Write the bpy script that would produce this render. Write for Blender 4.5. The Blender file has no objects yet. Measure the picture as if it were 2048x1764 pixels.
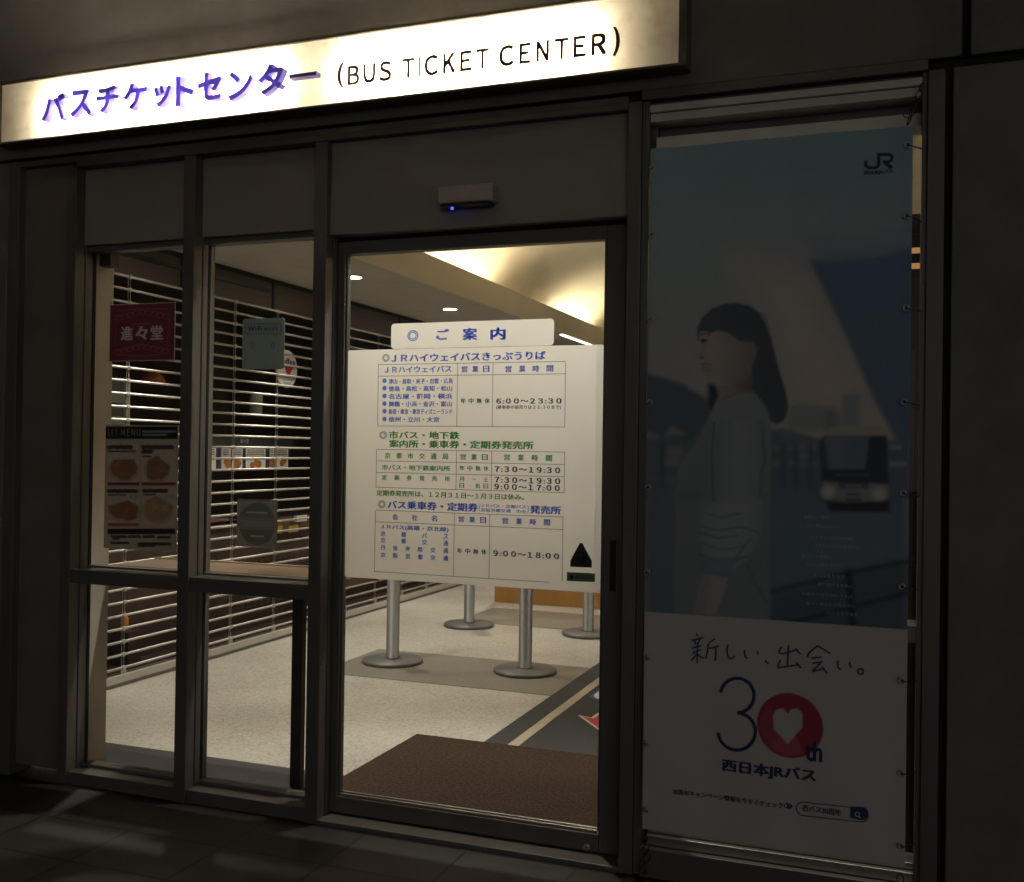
import bpy, bmesh, math, random
import numpy as np
from mathutils import Matrix, Vector

random.seed(7)
SC = bpy.context.scene
COL = SC.collection

# ------------------------------------------------------------------ camera
YAW, PITCH, ROLL, FPX = -0.356781, 0.0090565, 0.0144849, 2076.67
EYE, BACK = 1.40, 3.38            # eye height, distance to the shopfront plane (y = 0)
_f = np.array([math.sin(YAW)*math.cos(PITCH), math.cos(YAW)*math.cos(PITCH), math.sin(PITCH)])
_r0 = np.array([math.cos(YAW), -math.sin(YAW), 0.0])
_u0 = np.cross(_r0, _f)
_r = _r0*math.cos(ROLL) + _u0*math.sin(ROLL)
_u = -_r0*math.sin(ROLL) + _u0*math.cos(ROLL)
cam = bpy.data.cameras.new('camera')
cam.sensor_width = 36.0
cam.sensor_fit = 'HORIZONTAL'
cam.lens = FPX/2048*36.0
cam.clip_start, cam.clip_end = 0.05, 500
camo = bpy.data.objects.new('camera', cam)
COL.objects.link(camo)
camo.matrix_world = Matrix(((_r[0], _u[0], -_f[0], 0), (_r[1], _u[1], -_f[1], -BACK),
                            (_r[2], _u[2], -_f[2], EYE), (0, 0, 0, 1)))
SC.camera = camo

# ------------------------------------------------------------------ sky, exposure
w = bpy.data.worlds.new('World')
SC.world = w
w.use_nodes = True
nt = w.node_tree
sky = nt.nodes.new('ShaderNodeTexSky')
sky.sky_type = 'NISHITA'
sky.sun_disc = False
sky.sun_elevation = math.radians(10)
sky.sun_rotation = math.radians(150)
hs = nt.nodes.new('ShaderNodeHueSaturation')
hs.inputs['Saturation'].default_value = 0.22
bg = nt.nodes['Background']
bg.inputs['Strength'].default_value = 0.014
nt.links.new(sky.outputs['Color'], hs.inputs['Color'])
nt.links.new(hs.outputs['Color'], bg.inputs['Color'])
SC.view_settings.view_transform = 'Standard'
SC.view_settings.look = 'None'
SC.view_settings.exposure = 0.0
SC.view_settings.gamma = 1.0
try:
    SC.cycles.max_bounces = 10
    SC.cycles.diffuse_bounces = 5
    SC.cycles.transparent_max_bounces = 16
    SC.cycles.caustics_reflective = False
    SC.cycles.caustics_refractive = False
    SC.cycles.sample_clamp_indirect = 16.0
except Exception:
    pass

# ------------------------------------------------------------------ measuring helpers (survey of the photo)
def _ray(px, py):
    return _f + _r*(px-1024)/FPX - _u*(py-882)/FPX
def P(px, py, Y=0.0):             # point of a wall-parallel plane y = Y  -> x, z
    d = _ray(px, py); t = (BACK+Y)/d[1]
    return d[0]*t, d[2]*t+EYE
def G(px, py, z=0.0):             # point of a level plane -> x, y
    d = _ray(px, py); t = (z-EYE)/d[2]
    return d[0]*t, d[1]*t-BACK
def S(px, py, x):                 # point of a plane x = const -> y, z
    d = _ray(px, py); t = x/d[0]
    return d[1]*t-BACK, d[2]*t+EYE

# ------------------------------------------------------------------ materials
def lin(r, g, b):
    f = lambda c: (c/255/12.92) if c/255 <= .04045 else ((c/255+.055)/1.055)**2.4
    return (f(r), f(g), f(b))
MATS = {}
def mat(name, col, rough=.6, metal=0.0, var=.12, scale=6.0, bump=0.0, bscale=120.0, stretch=None, spec=.5, trans=0.0):
    m = bpy.data.materials.new(name); m.use_nodes = True
    n, l = m.node_tree.nodes, m.node_tree.links
    b = n['Principled BSDF']
    b.inputs['Roughness'].default_value = rough
    b.inputs['Metallic'].default_value = metal
    b.inputs['Specular IOR Level'].default_value = spec
    tc = n.new('ShaderNodeTexCoord'); mp = n.new('ShaderNodeMapping')
    l.new(tc.outputs['Object'], mp.inputs['Vector'])
    if stretch: mp.inputs['Scale'].default_value = stretch
    tx = n.new('ShaderNodeTexNoise'); tx.inputs['Scale'].default_value = scale
    tx.inputs['Detail'].default_value = 6; tx.inputs['Roughness'].default_value = .65
    l.new(mp.outputs['Vector'], tx.inputs['Vector'])
    rp = n.new('ShaderNodeValToRGB')
    lo = [max(0, c*(1-var)) for c in col]; hi = [min(1, c*(1+var)) for c in col]
    rp.color_ramp.elements[0].position = .3; rp.color_ramp.elements[1].position = .7
    rp.color_ramp.elements[0].color = (*lo, 1); rp.color_ramp.elements[1].color = (*hi, 1)
    l.new(tx.outputs['Fac'], rp.inputs['Fac'])
    l.new(rp.outputs['Color'], b.inputs['Base Color'])
    if bump:
        t2 = n.new('ShaderNodeTexNoise'); t2.inputs['Scale'].default_value = bscale; t2.inputs['Detail'].default_value = 3
        l.new(mp.outputs['Vector'], t2.inputs['Vector'])
        bp = n.new('ShaderNodeBump'); bp.inputs['Strength'].default_value = bump; bp.inputs['Distance'].default_value = .004
        l.new(t2.outputs['Fac'], bp.inputs['Height']); l.new(bp.outputs['Normal'], b.inputs['Normal'])
    if trans:
        tr = n.new('ShaderNodeBsdfTranslucent'); l.new(rp.outputs['Color'], tr.inputs['Color'])
        mx = n.new('ShaderNodeMixShader'); mx.inputs[0].default_value = trans
        l.new(b.outputs[0], mx.inputs[1]); l.new(tr.outputs[0], mx.inputs[2])
        l.new(mx.outputs[0], n['Material Output'].inputs['Surface'])
    MATS[name] = m
    return m
def emit(name, col, st):
    m = bpy.data.materials.new(name); m.use_nodes = True
    n, l = m.node_tree.nodes, m.node_tree.links
    n.remove(n['Principled BSDF'])
    e = n.new('ShaderNodeEmission'); e.inputs['Color'].default_value = (*col, 1); e.inputs['Strength'].default_value = st
    l.new(e.outputs[0], n['Material Output'].inputs['Surface'])
    return m
def vcmat(name, rough=.6, trans=0.0, spec=.3, weave=0.0):      # printed surface: ink colour stored per vertex
    m = bpy.data.materials.new(name); m.use_nodes = True
    n, l = m.node_tree.nodes, m.node_tree.links
    b = n['Principled BSDF']; b.inputs['Roughness'].default_value = rough; b.inputs['Specular IOR Level'].default_value = spec
    a = n.new('ShaderNodeVertexColor'); a.layer_name = 'ink'
    l.new(a.outputs['Color'], b.inputs['Base Color'])
    if weave:
        tc = n.new('ShaderNodeTexCoord')
        t2 = n.new('ShaderNodeTexNoise'); t2.inputs['Scale'].default_value = 300
        l.new(tc.outputs['Object'], t2.inputs['Vector'])
        bp = n.new('ShaderNodeBump'); bp.inputs['Strength'].default_value = weave; bp.inputs['Distance'].default_value = .002
        l.new(t2.outputs['Fac'], bp.inputs['Height']); l.new(bp.outputs['Normal'], b.inputs['Normal'])
    if trans:
        tr = n.new('ShaderNodeBsdfTranslucent'); l.new(a.outputs['Color'], tr.inputs['Color'])
        mx = n.new('ShaderNodeMixShader'); mx.inputs[0].default_value = trans
        l.new(b.outputs[0], mx.inputs[1]); l.new(tr.outputs[0], mx.inputs[2])
        l.new(mx.outputs[0], n['Material Output'].inputs['Surface'])
    return m
def glassmat(name, tint=(.93, .95, .93)):
    m = bpy.data.materials.new(name); m.use_nodes = True
    n, l = m.node_tree.nodes, m.node_tree.links
    n.remove(n['Principled BSDF'])
    tr = n.new('ShaderNodeBsdfTransparent'); tr.inputs['Color'].default_value = (*tint, 1)
    gl = n.new('ShaderNodeBsdfGlossy'); gl.inputs['Roughness'].default_value = .01
    lw = n.new('ShaderNodeLayerWeight'); lw.inputs['Blend'].default_value = .5
    pw = n.new('ShaderNodeMath'); pw.operation = 'POWER'; pw.inputs[1].default_value = 5.0
    fr = n.new('ShaderNodeMath'); fr.operation = 'MULTIPLY_ADD'; fr.inputs[1].default_value = .8; fr.inputs[2].default_value = .025
    l.new(lw.outputs['Facing'], pw.inputs[0]); l.new(pw.outputs[0], fr.inputs[0])
    ds = n.new('ShaderNodeBsdfDiffuse'); ds.inputs['Color'].default_value = (.6, .58, .55, 1)
    tc = n.new('ShaderNodeTexCoord'); tx = n.new('ShaderNodeTexNoise'); tx.inputs['Scale'].default_value = 3.5; tx.inputs['Detail'].default_value = 8
    l.new(tc.outputs['Object'], tx.inputs['Vector'])
    mr = n.new('ShaderNodeMapRange'); mr.inputs['From Min'].default_value = .35; mr.inputs['From Max'].default_value = .8
    mr.inputs['To Min'].default_value = .0; mr.inputs['To Max'].default_value = .03
    l.new(tx.outputs['Fac'], mr.inputs['Value'])
    m1 = n.new('ShaderNodeMixShader'); m2 = n.new('ShaderNodeMixShader')
    l.new(fr.outputs[0], m1.inputs[0]); l.new(tr.outputs[0], m1.inputs[1]); l.new(gl.outputs[0], m1.inputs[2])
    l.new(mr.outputs[0], m2.inputs[0]); l.new(m1.outputs[0], m2.inputs[1]); l.new(ds.outputs[0], m2.inputs[2])
    l.new(m2.outputs[0], n['Material Output'].inputs['Surface'])
    return m

M_frame = mat('bronze_aluminium', (.16, .148, .132), .42, .25, .10, 3, .05, 60, (1, 1, .25))
M_frame_dk = mat('dark_gasket', (.012, .011, .010), .7)
M_panel = mat('enamelled_panel', (.30, .285, .26), .5, .1, .07, 2.0, .04, 40)
M_wall = mat('stone_wall_panel', (.175, .172, .168), .75, 0, .16, 5, .25, 180)
M_joint = mat('wall_joint', (.02, .02, .02), .9)
M_glass = glassmat('window_glass')
M_steel = mat('stainless_steel', (.55, .53, .50), .32, .85, .06, 30, 0, 60, (1, 1, .1))
M_white = mat('white_paint', (.72, .70, .66), .5)
M_cream = mat('cream_plaster', (.74, .68, .56), .8, 0, .05, 3, .1, 200)
M_ceil = mat('ceiling_board', (.56, .52, .47), .85, 0, .07, 4, .1, 250)
M_jamb = mat('beige_jamb', (.60, .54, .46), .6, 0, .06)
M_mat = mat('brown_mat_pile', (.075, .050, .038), .95, 0, .6, 75, 1.0, 260, None, .05)
M_run = mat('charcoal_runner', (.055, .052, .055), .8, 0, .15, 40, .3, 400)
M_beige = mat('beige_line', (.50, .44, .33), .7)
M_tile = mat('grey_floor_tile', (.055, .05, .05), .55, 0, .12, 30)
M_wood = mat('brown_wood', (.17, .10, .052), .5, 0, .3, 5, .1, 60, (1, 1, 14))
M_orange = mat('orange_laminate', (.50, .26, .075), .5, 0, .12, 4, 0, 60, (6, 1, 1))
M_stan = mat('grey_stanchion_paint', (.19, .185, .175), .45, .3, .05)
M_pipe = mat('aluminium_pipe', (.50, .475, .43), .40, .6, .05, 20)
M_bar = mat('grey_bottom_bar', (.55, .53, .50), .45, .2, .05)
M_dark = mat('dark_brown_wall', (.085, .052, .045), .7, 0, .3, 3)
M_black = mat('black_plastic', (.015, .015, .016), .45)
M_red = mat('red_paint', (.55, .03, .03), .6)
M_redf = mat('red_floor_sticker', (.55, .05, .05), .6)
M_fascia = mat('fascia_board', (.095, .075, .062), .7, 0, .25, 4, 0, 60, (1, .3, 6))
M_chain = mat('dark_chain', (.09, .085, .08), .4, .6, .2, 80)
M_sheet = mat('white_film', (.95, .93, .89), .45, 0, .02, 2, 0, 60, None, .4, .92)
M_plate = mat('white_plate', (.95, .93, .88), .4, 0, .01, 2, 0, 60, None, .4, .88)
M_inkb = mat('blue_ink', (.12, .27, .85), .5, 0, .02, 5, 0, 60, None, .3, .85)
M_inkbl = mat('pale_blue_ink', (.16, .20, .40), .5, 0, .02, 5, 0, 60, None, .3, .6)
M_inkg = mat('green_ink', (.06, .50, .13), .5, 0, .02, 5, 0, 60, None, .3, .85)
M_inkk = mat('dark_ink', (.05, .07, .17), .5, 0, .02, 5, 0, 60, None, .3, .5)
M_navy = mat('navy_print', (.02, .035, .12), .6, 0, .02)
M_whitei = mat('white_print', (.75, .73, .70), .6, 0, .02)
M_greyi = mat('grey_print', (.42, .46, .50), .6, 0, .02)
M_sign_txt = mat('brown_sign_letter', (.035, .018, .012), .5, 0, .05, 10)
M_letter = mat('blue_acrylic', (.20, .175, .62), .3, 0, .02, 5, 0, 60, None, .4, .36)
M_face = mat('opal_acrylic', (.82, .80, .74), .4, 0, .03, 8, 0, 60, None, .3, .80)
M_tube = emit('fluorescent_tube', (1.0, .84, .58), 160)
M_cove = emit('cove_tube', (1.0, .85, .60), 80)
M_down = emit('downlight_lens', (1.0, .88, .74), 60)
M_led = emit('blue_led', (.05, .08, 1.0), 3)

# ------------------------------------------------------------------ mesh helpers
class MB:
    def __init__(s): s.v, s.f = [], []
    def add(s, vs, fs):
        o = len(s.v); s.v += [tuple(v) for v in vs]; s.f += [tuple(i+o for i in f) for f in fs]; return s
    def box(s, x0, x1, y0, y1, z0, z1):
        if x0 > x1: x0, x1 = x1, x0
        if y0 > y1: y0, y1 = y1, y0
        if z0 > z1: z0, z1 = z1, z0
        v = [(x, y, z) for x in (x0, x1) for y in (y0, y1) for z in (z0, z1)]
        return s.add(v, [(0, 1, 3, 2), (4, 6, 7, 5), (0, 4, 5, 1), (2, 3, 7, 6), (0, 2, 6, 4), (1, 5, 7, 3)])
    def tube(s, a, b, r, n=12, r2=None):
        a, b = Vector(a), Vector(b); d = (b-a).normalized(); r2 = r if r2 is None else r2
        t = d.orthogonal().normalized(); q = d.cross(t)
        vs = []
        for c, rr in ((a, r), (b, r2)):
            for i in range(n):
                k = 2*math.pi*i/n; vs.append(c+(t*math.cos(k)+q*math.sin(k))*rr)
        fs = [(i, (i+1) % n, n+(i+1) % n, n+i) for i in range(n)]
        fs += [tuple(range(n-1, -1, -1)), tuple(range(n, 2*n))]
        return s.add(vs, fs)
    def lathe(s, c, prof, n=40):
        vs = []; m = len(prof)
        for r, z in prof:
            for i in range(n):
                k = 2*math.pi*i/n; vs.append((c[0]+r*math.cos(k), c[1]+r*math.sin(k), c[2]+z))
        fs = [(j*n+i, j*n+(i+1) % n, (j+1)*n+(i+1) % n, (j+1)*n+i) for j in range(m-1) for i in range(n)]
        fs += [tuple(range(n-1, -1, -1)), tuple((m-1)*n+i for i in range(n))]
        return s.add(vs, fs)
    def torus(s, c, R, r, rot, sx=1.0, n=20, m=8):
        vs = []
        for i in range(n):
            a = 2*math.pi*i/n
            for j in range(m):
                b = 2*math.pi*j/m
                p = Vector(((R+r*math.cos(b))*math.cos(a), (R+r*math.cos(b))*math.sin(a)*sx, r*math.sin(b)))
                vs.append(rot @ p + Vector(c))
        fs = [(i*m+j, ((i+1) % n)*m+j, ((i+1) % n)*m+(j+1) % m, i*m+(j+1) % m) for i in range(n) for j in range(m)]
        return s.add(vs, fs)
    def prism(s, pts, y0, y1):     # outline in x, z; thickness along y
        n = len(pts)
        vs = [(x, y0, z) for x, z in pts] + [(x, y1, z) for x, z in pts]
        fs = [(i, (i+1) % n, n+(i+1) % n, n+i) for i in range(n)] + [tuple(range(n-1, -1, -1)), tuple(range(n, 2*n))]
        return s.add(vs, fs)
    def flat(s, pts, z0, z1):      # outline in x, y; thickness along z
        n = len(pts)
        vs = [(x, y, z0) for x, y in pts] + [(x, y, z1) for x, y in pts]
        fs = [(i, (i+1) % n, n+(i+1) % n, n+i) for i in range(n)] + [tuple(range(n-1, -1, -1)), tuple(range(n, 2*n))]
        return s.add(vs, fs)
    def build(s, name, m, parent=None, bevel=0.0, smooth=False):
        me = bpy.data.meshes.new(name); me.from_pydata(s.v, [], s.f); me.update()
        bm = bmesh.new(); bm.from_mesh(me); bmesh.ops.recalc_face_normals(bm, faces=bm.faces); bm.to_mesh(me); bm.free()
        me.materials.append(m)
        if smooth:
            for p in me.polygons: p.use_smooth = len(p.vertices) == 4
        o = bpy.data.objects.new(name, me); COL.objects.link(o)
        if bevel:
            b = o.modifiers.new('bevel', 'BEVEL'); b.width = bevel; b.segments = 2; b.limit_method = 'ANGLE'
        if parent:
            o.parent = parent; o.matrix_parent_inverse = parent.matrix_basis.inverted()
        return o
class Lines(MB):                  # lettering kept line by line: every printed line becomes a part of its own
    def __init__(s): super().__init__(); s.subs = []
    def build(s, name, m, parent=None, bevel=0.0, smooth=False):
        for q in ([s] if s.v else [])+s.subs: MB.build(q, name, m, parent, bevel, smooth)
def rrect(x0, x1, z0, z1, r, n=6):
    pts = []
    for cx, cz, a0 in ((x1-r, z1-r, 0), (x0+r, z1-r, 90), (x0+r, z0+r, 180), (x1-r, z0+r, 270)):
        for i in range(n+1):
            a = math.radians(a0+90*i/n); pts.append((cx+r*math.cos(a), cz+r*math.sin(a)))
    return pts
def thing(name, label, cat, loc=(0, 0, 0), group=None):
    o = bpy.data.objects.new(name, None); COL.objects.link(o); o.location = loc; o.empty_display_size = .1
    return tag(o, label, cat, group)
def tag(o, label, cat, group=None):
    o['label'] = label; o['category'] = cat
    if group: o['group'] = group
    return o
def struct(o):
    o['kind'] = 'structure'; return o
def part_label(o, t):
    o['label'] = t; return o

# lettering: outlines of Blender's own built-in typeface, laid flat on a surface
_cache = {}
def glyphs(body, bold=0.0, extrude=0.0, res=3):
    key = (body, bold, extrude, res)
    if key not in _cache:
        c = bpy.data.curves.new('tmp', 'FONT'); c.body = body; c.offset = bold; c.extrude = extrude; c.resolution_u = res
        o = bpy.data.objects.new('tmp', c); COL.objects.link(o)
        dg = bpy.context.evaluated_depsgraph_get(); dg.update()
        me = bpy.data.meshes.new_from_object(o.evaluated_get(dg))
        vs = np.array([v.co[:] for v in me.vertices]) if len(me.vertices) else np.zeros((0, 3))
        fs = [tuple(p.vertices) for p in me.polygons]
        bpy.data.objects.remove(o); bpy.data.curves.remove(c); bpy.data.meshes.remove(me)
        _cache[key] = (vs, fs)
    return _cache[key]
FW = {ord(c): ord(c)+0xFEE0 for c in 'ABCDEGHJKLMNOPQRSTUVXYZ0123456789'}
def lay(mb, body, x0, x1, z0, z1, y, bold=0.0, extrude=0.0, ydef=None, slant=0.0, res=3):
    if not ('周' in body or '本' in body): body = body.translate(FW)
    vs, fs = glyphs(body, min(bold, .004), extrude, res)
    if not len(vs): return
    mn, mx = vs.min(0), vs.max(0)
    sx = (x1-x0)/max(1e-6, mx[0]-mn[0]); sz = (z1-z0)/max(1e-6, mx[1]-mn[1])
    if bold >= .004 and not extrude:
        k = min(.046, .020+1.2*bold)
        for n_, (dx, dz) in enumerate(((-k, k*.5), (k, -k*.5), (k, k*.5))):
            lay(mb, body, x0+dx*sx, x1+dx*sx, z0+dz*sz, z1+dz*sz, y-.00004*(n_+1), 0.002, 0, ydef)
    out = []
    for v in vs:
        X = x0+(v[0]-mn[0])*sx; Z = z0+(v[1]-mn[1])*sz+slant*(X-x0)
        yy = y if ydef is None else ydef(X, Z)+y
        out.append((X, yy-v[2], Z))
    mb.add(out, fs)
class Board:
    """Lettering placed on a wall-parallel plane, measured in one enlarged view of the photograph."""
    def __init__(s, ox, oy, sc, Y, y, ydef=None): s.o = (ox, oy, sc); s.Y = Y; s.y = y; s.ydef = ydef
    def p(s, zx, zy): return P(zx/s.o[2]+s.o[0], zy/s.o[2]+s.o[1], s.Y)
    def text(s, mb, body, xl, xr, yc, h, bold=0.0, spread=False):
        if isinstance(mb, Lines): mb.subs.append(MB()); mb = mb.subs[-1]
        xm = (xl+xr)/2
        zc = s.p(xm, yc)[1]; hh = abs(s.p(xm, yc-h/2)[1]-s.p(xm, yc+h/2)[1])
        a = s.p(xl, yc)[0]; b = s.p(xr, yc)[0]
        if not spread:
            lay(mb, body, a, b, zc-hh/2, zc+hh/2, s.y, bold, 0, s.ydef)
        else:
            n = len(body); cw = hh*1.12
            for i, ch in enumerate(body):
                cx = a+cw/2+(b-a-cw)*i/(n-1)
                if ch == '・': lay(mb, ch, cx-hh*.07, cx+hh*.07, zc-hh*.07, zc+hh*.07, s.y, 0, 0, s.ydef)
                elif ch == '〜': lay(mb, ch, cx-cw*.45, cx+cw*.45, zc-hh*.12, zc+hh*.12, s.y, .01, 0, s.ydef)
                elif ch == '、': lay(mb, ch, cx-cw*.45, cx-cw*.2, zc-hh*.5, zc-hh*.25, s.y, .01, 0, s.ydef)
                elif ch == '。': lay(mb, ch, cx-cw*.45, cx-cw*.12, zc-hh*.5, zc-hh*.15, s.y, 0, 0, s.ydef)
                else: lay(mb, ch, cx-cw/2*.93, cx+cw/2*.93, zc-hh/2, zc+hh/2, s.y, bold, 0, s.ydef)
    def hline(s, mb, a, b, t=.0016):
        (x0, z0), (x1, z1) = s.p(*a), s.p(*b); z = (z0+z1)/2
        mb.box(x0, x1, s.y-.0004, s.y, z-t/2, z+t/2)
    def vline(s, mb, a, b, t=.0016):
        (x0, z0), (x1, z1) = s.p(*a), s.p(*b); x = (x0+x1)/2
        mb.box(x-t/2, x+t/2, s.y-.0009, s.y-.0005, min(z0, z1), max(z0, z1))

# printed pictures: a fine sheet of vertices that carries the ink colours
class Print:
    def __init__(s, x0, x1, z0, z1, step):
        s.nx = max(2, int((x1-x0)/step)+1); s.nz = max(2, int((z1-z0)/step)+1)
        s.x = np.linspace(x0, x1, s.nx); s.z = np.linspace(z0, z1, s.nz)
        s.X, s.Z = np.meshgrid(s.x, s.z); s.C = np.ones(s.X.shape+(3,))
    def fill(s, c): s.C[:] = c
    def mix(s, c, a):
        a = np.clip(a, 0, 1)[..., None]; s.C = s.C*(1-a)+np.array(c)*a
    def poly(s, pts, c, soft=.004, alpha=1.0, tex=0.0):
        pts = np.array(pts); n = len(pts); ins = np.zeros(s.X.shape, bool); d = np.full(s.X.shape, 9.0)
        for i in range(n):
            (ax, az), (bx, bz) = pts[i], pts[(i+1) % n]
            cr = ((az > s.Z) != (bz > s.Z))
            with np.errstate(divide='ignore', invalid='ignore'):
                xi = (bx-ax)*(s.Z-az)/(bz-az+1e-12)+ax
            ins ^= cr & (s.X < xi)
            vx, vz = bx-ax, bz-az; t = np.clip(((s.X-ax)*vx+(s.Z-az)*vz)/(vx*vx+vz*vz+1e-12), 0, 1)
            d = np.minimum(d, np.hypot(s.X-ax-t*vx, s.Z-az-t*vz))
        sd = np.where(ins, d, -d)
        s.mix(c, np.clip(sd/soft+.5, 0, 1)*alpha)
    def shade(s, pts, cl, cr, soft=.008, alpha=1.0, prof=None):
        # a printed form that turns from the left ink to the right ink across its own width
        pts = np.array(pts); lo = np.full(s.nz, 9.0); hi = np.full(s.nz, -9.0)
        for (ax, az), (bx, bz) in zip(pts, np.roll(pts, -1, 0)):
            z0_, z1_ = min(az, bz), max(az, bz); k = (s.z >= z0_) & (s.z <= z1_)
            xx = ax+(bx-ax)*(s.z-az)/(bz-az+1e-9)
            lo = np.where(k, np.minimum(lo, xx), lo); hi = np.where(k, np.maximum(hi, xx), hi)
        for _ in range(8):
            lo = (lo+np.roll(lo, 1)+np.roll(lo, -1))/3 if False else lo
        u = np.clip((s.X-lo[:, None])/np.maximum(1e-4, (hi-lo)[:, None]), 0, 1)
        u = u*u*(3-2*u) if prof is None else prof(u)
        keep = s.C.copy(); s.poly(pts, (1, 1, 1), soft); m_ = s.C*0
        s.C = np.zeros_like(keep); s.poly(pts, (1, 1, 1), soft); m_ = s.C[..., 0]*alpha; s.C = keep
        col = np.array(cl)*(1-u[..., None])+np.array(cr)*u[..., None]
        s.C = s.C*(1-m_[..., None])+col*m_[..., None]
    def line(s, pts, c, wd, soft=.003, alpha=1.0):
        d = np.full(s.X.shape, 9.0); pts = np.array(pts)
        for (ax, az), (bx, bz) in zip(pts[:-1], pts[1:]):
            vx, vz = bx-ax, bz-az; t = np.clip(((s.X-ax)*vx+(s.Z-az)*vz)/(vx*vx+vz*vz+1e-12), 0, 1)
            d = np.minimum(d, np.hypot(s.X-ax-t*vx, s.Z-az-t*vz))
        s.mix(c, np.clip((wd/2-d)/soft+.5, 0, 1)*alpha)
    def blob(s, cx, cz, rx, rz, c, soft=.3, alpha=1.0, rough=0.0, seed=0):
        dx, dz = (s.X-cx)/rx, (s.Z-cz)/rz; r = np.hypot(dx, dz); th = np.arctan2(dz, dx)
        if rough: r = r*(1+rough*(np.sin(3*th+seed)+.6*np.sin(5*th+2*seed)+.4*np.sin(9*th+seed*3)))
        s.mix(c, np.clip((1-r)/soft+.5, 0, 1)*alpha)
    def noise(s, amp, seed=1, sm=2):
        rs = np.random.RandomState(seed); a = rs.rand(*s.X.shape)-.5
        for _ in range(sm):
            a = (a+np.roll(a, 1, 0)+np.roll(a, -1, 0)+np.roll(a, 1, 1)+np.roll(a, -1, 1))/5
        s.C = np.clip(s.C*(1+amp*a[..., None]/max(1e-6, a.std())), 0, 1)
    def build(s, name, m, y, parent=None, ydef=None, thick=.002):
        nx, nz = s.nx, s.nz
        yy = np.full(s.X.shape, y) if ydef is None else ydef(s.X, s.Z)+y
        v = np.stack([s.X.ravel(), yy.ravel(), s.Z.ravel()], 1)
        idx = np.arange(nx*nz).reshape(nz, nx)
        f = np.stack([idx[:-1, :-1].ravel(), idx[:-1, 1:].ravel(), idx[1:, 1:].ravel(), idx[1:, :-1].ravel()], 1)
        back = v.copy(); back[:, 1] += thick
        # rear sheet and rim so the print has a thickness
        rim = np.concatenate([idx[0, :], idx[1:, -1], idx[-1, -2::-1], idx[-2:0:-1, 0]])
        rb = len(v)+np.arange(len(rim))
        rimf = [(int(rim[i]), int(rb[i]), int(rb[(i+1) % len(rim)]), int(rim[(i+1) % len(rim)])) for i in range(len(rim))]
        vs = np.concatenate([v, back[rim]])
        me = bpy.data.meshes.new(name); me.from_pydata(vs.tolist(), [], f.tolist()+rimf); me.update()
        at = me.color_attributes.new('ink', 'FLOAT_COLOR', 'POINT')
        col = np.ones((len(vs), 4)); col[:len(v), :3] = s.C.reshape(-1, 3); col[len(v):, :3] = .5
        at.data.foreach_set('color', col.ravel().astype(np.float32))
        me.materials.append(m)
        o = bpy.data.objects.new(name, me); COL.objects.link(o)
        if parent: o.parent = parent; o.matrix_parent_inverse = parent.matrix_basis.inverted()
        for p in me.polygons: p.use_smooth = True
        return o

# ================================================================== LARGE STRUCTURE
CEIL, SOFX, SOFT = 2.62, -3.29, 2.835       # low ceiling, soffit edge x, soffit top
SHX = -4.224                                # pipe shutter plane
BACKY, RIGHTX = 11.0, 1.9

# --- pavement outside: stone setts with joints
m = bpy.data.materials.new('granite_pavement'); m.use_nodes = True
n, l = m.node_tree.nodes, m.node_tree.links
b = n['Principled BSDF']; b.inputs['Roughness'].default_value = .55
tc = n.new('ShaderNodeTexCoord'); mp = n.new('ShaderNodeMapping'); mp.inputs['Location'].default_value = (.20, .315, 0)
l.new(tc.outputs['Object'], mp.inputs['Vector'])
br = n.new('ShaderNodeTexBrick'); br.offset = 0.0
br.inputs['Scale'].default_value = 1.0; br.inputs['Brick Width'].default_value = .40; br.inputs['Row Height'].default_value = .30
br.inputs['Mortar Size'].default_value = .007; br.inputs['Mortar Smooth'].default_value = .2
br.inputs['Color1'].default_value = (.026, .025, .024, 1); br.inputs['Color2'].default_value = (.048, .046, .044, 1); br.inputs['Mortar'].default_value = (.004, .004, .004, 1)
l.new(mp.outputs['Vector'], br.inputs['Vector'])
tx = n.new('ShaderNodeTexNoise'); tx.inputs['Scale'].default_value = 140; tx.inputs['Detail'].default_value = 4
l.new(tc.outputs['Object'], tx.inputs['Vector'])
mxn = n.new('ShaderNodeMixRGB'); mxn.blend_type = 'OVERLAY'; mxn.inputs[0].default_value = .75
l.new(br.outputs['Color'], mxn.inputs[1]); l.new(tx.outputs['Fac'], mxn.inputs[2]); l.new(mxn.outputs[0], b.inputs['Base Color'])
bp = n.new('ShaderNodeBump'); bp.inputs['Strength'].default_value = .3; bp.inputs['Distance'].default_value = .004
l.new(tx.outputs['Fac'], bp.inputs['Height']); l.new(bp.outputs['Normal'], b.inputs['Normal'])
struct(MB().box(-40, 40, -40, -.004, -.3, 0).build('pavement', m))
# --- floor inside: terrazzo, dark border, inlay band, counter shade painted as a second band
m = bpy.data.materials.new('terrazzo'); m.use_nodes = True
n, l = m.node_tree.nodes, m.node_tree.links
b = n['Principled BSDF']; b.inputs['Roughness'].default_value = .38
tc = n.new('ShaderNodeTexCoord')
v1 = n.new('ShaderNodeTexVoronoi'); v1.inputs['Scale'].default_value = 85
t1 = n.new('ShaderNodeTexNoise'); t1.inputs['Scale'].default_value = 1.3; t1.inputs['Detail'].default_value = 5
t2 = n.new('ShaderNodeTexNoise'); t2.inputs['Scale'].default_value = 60; t2.inputs['Detail'].default_value = 4
for q in (v1, t1, t2): l.new(tc.outputs['Object'], q.inputs['Vector'])
r1 = n.new('ShaderNodeValToRGB'); l.new(v1.outputs['Color'], r1.inputs['Fac'])
r1.color_ramp.elements[0].position = .15; r1.color_ramp.elements[0].color = (.45, .415, .36, 1)
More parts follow.
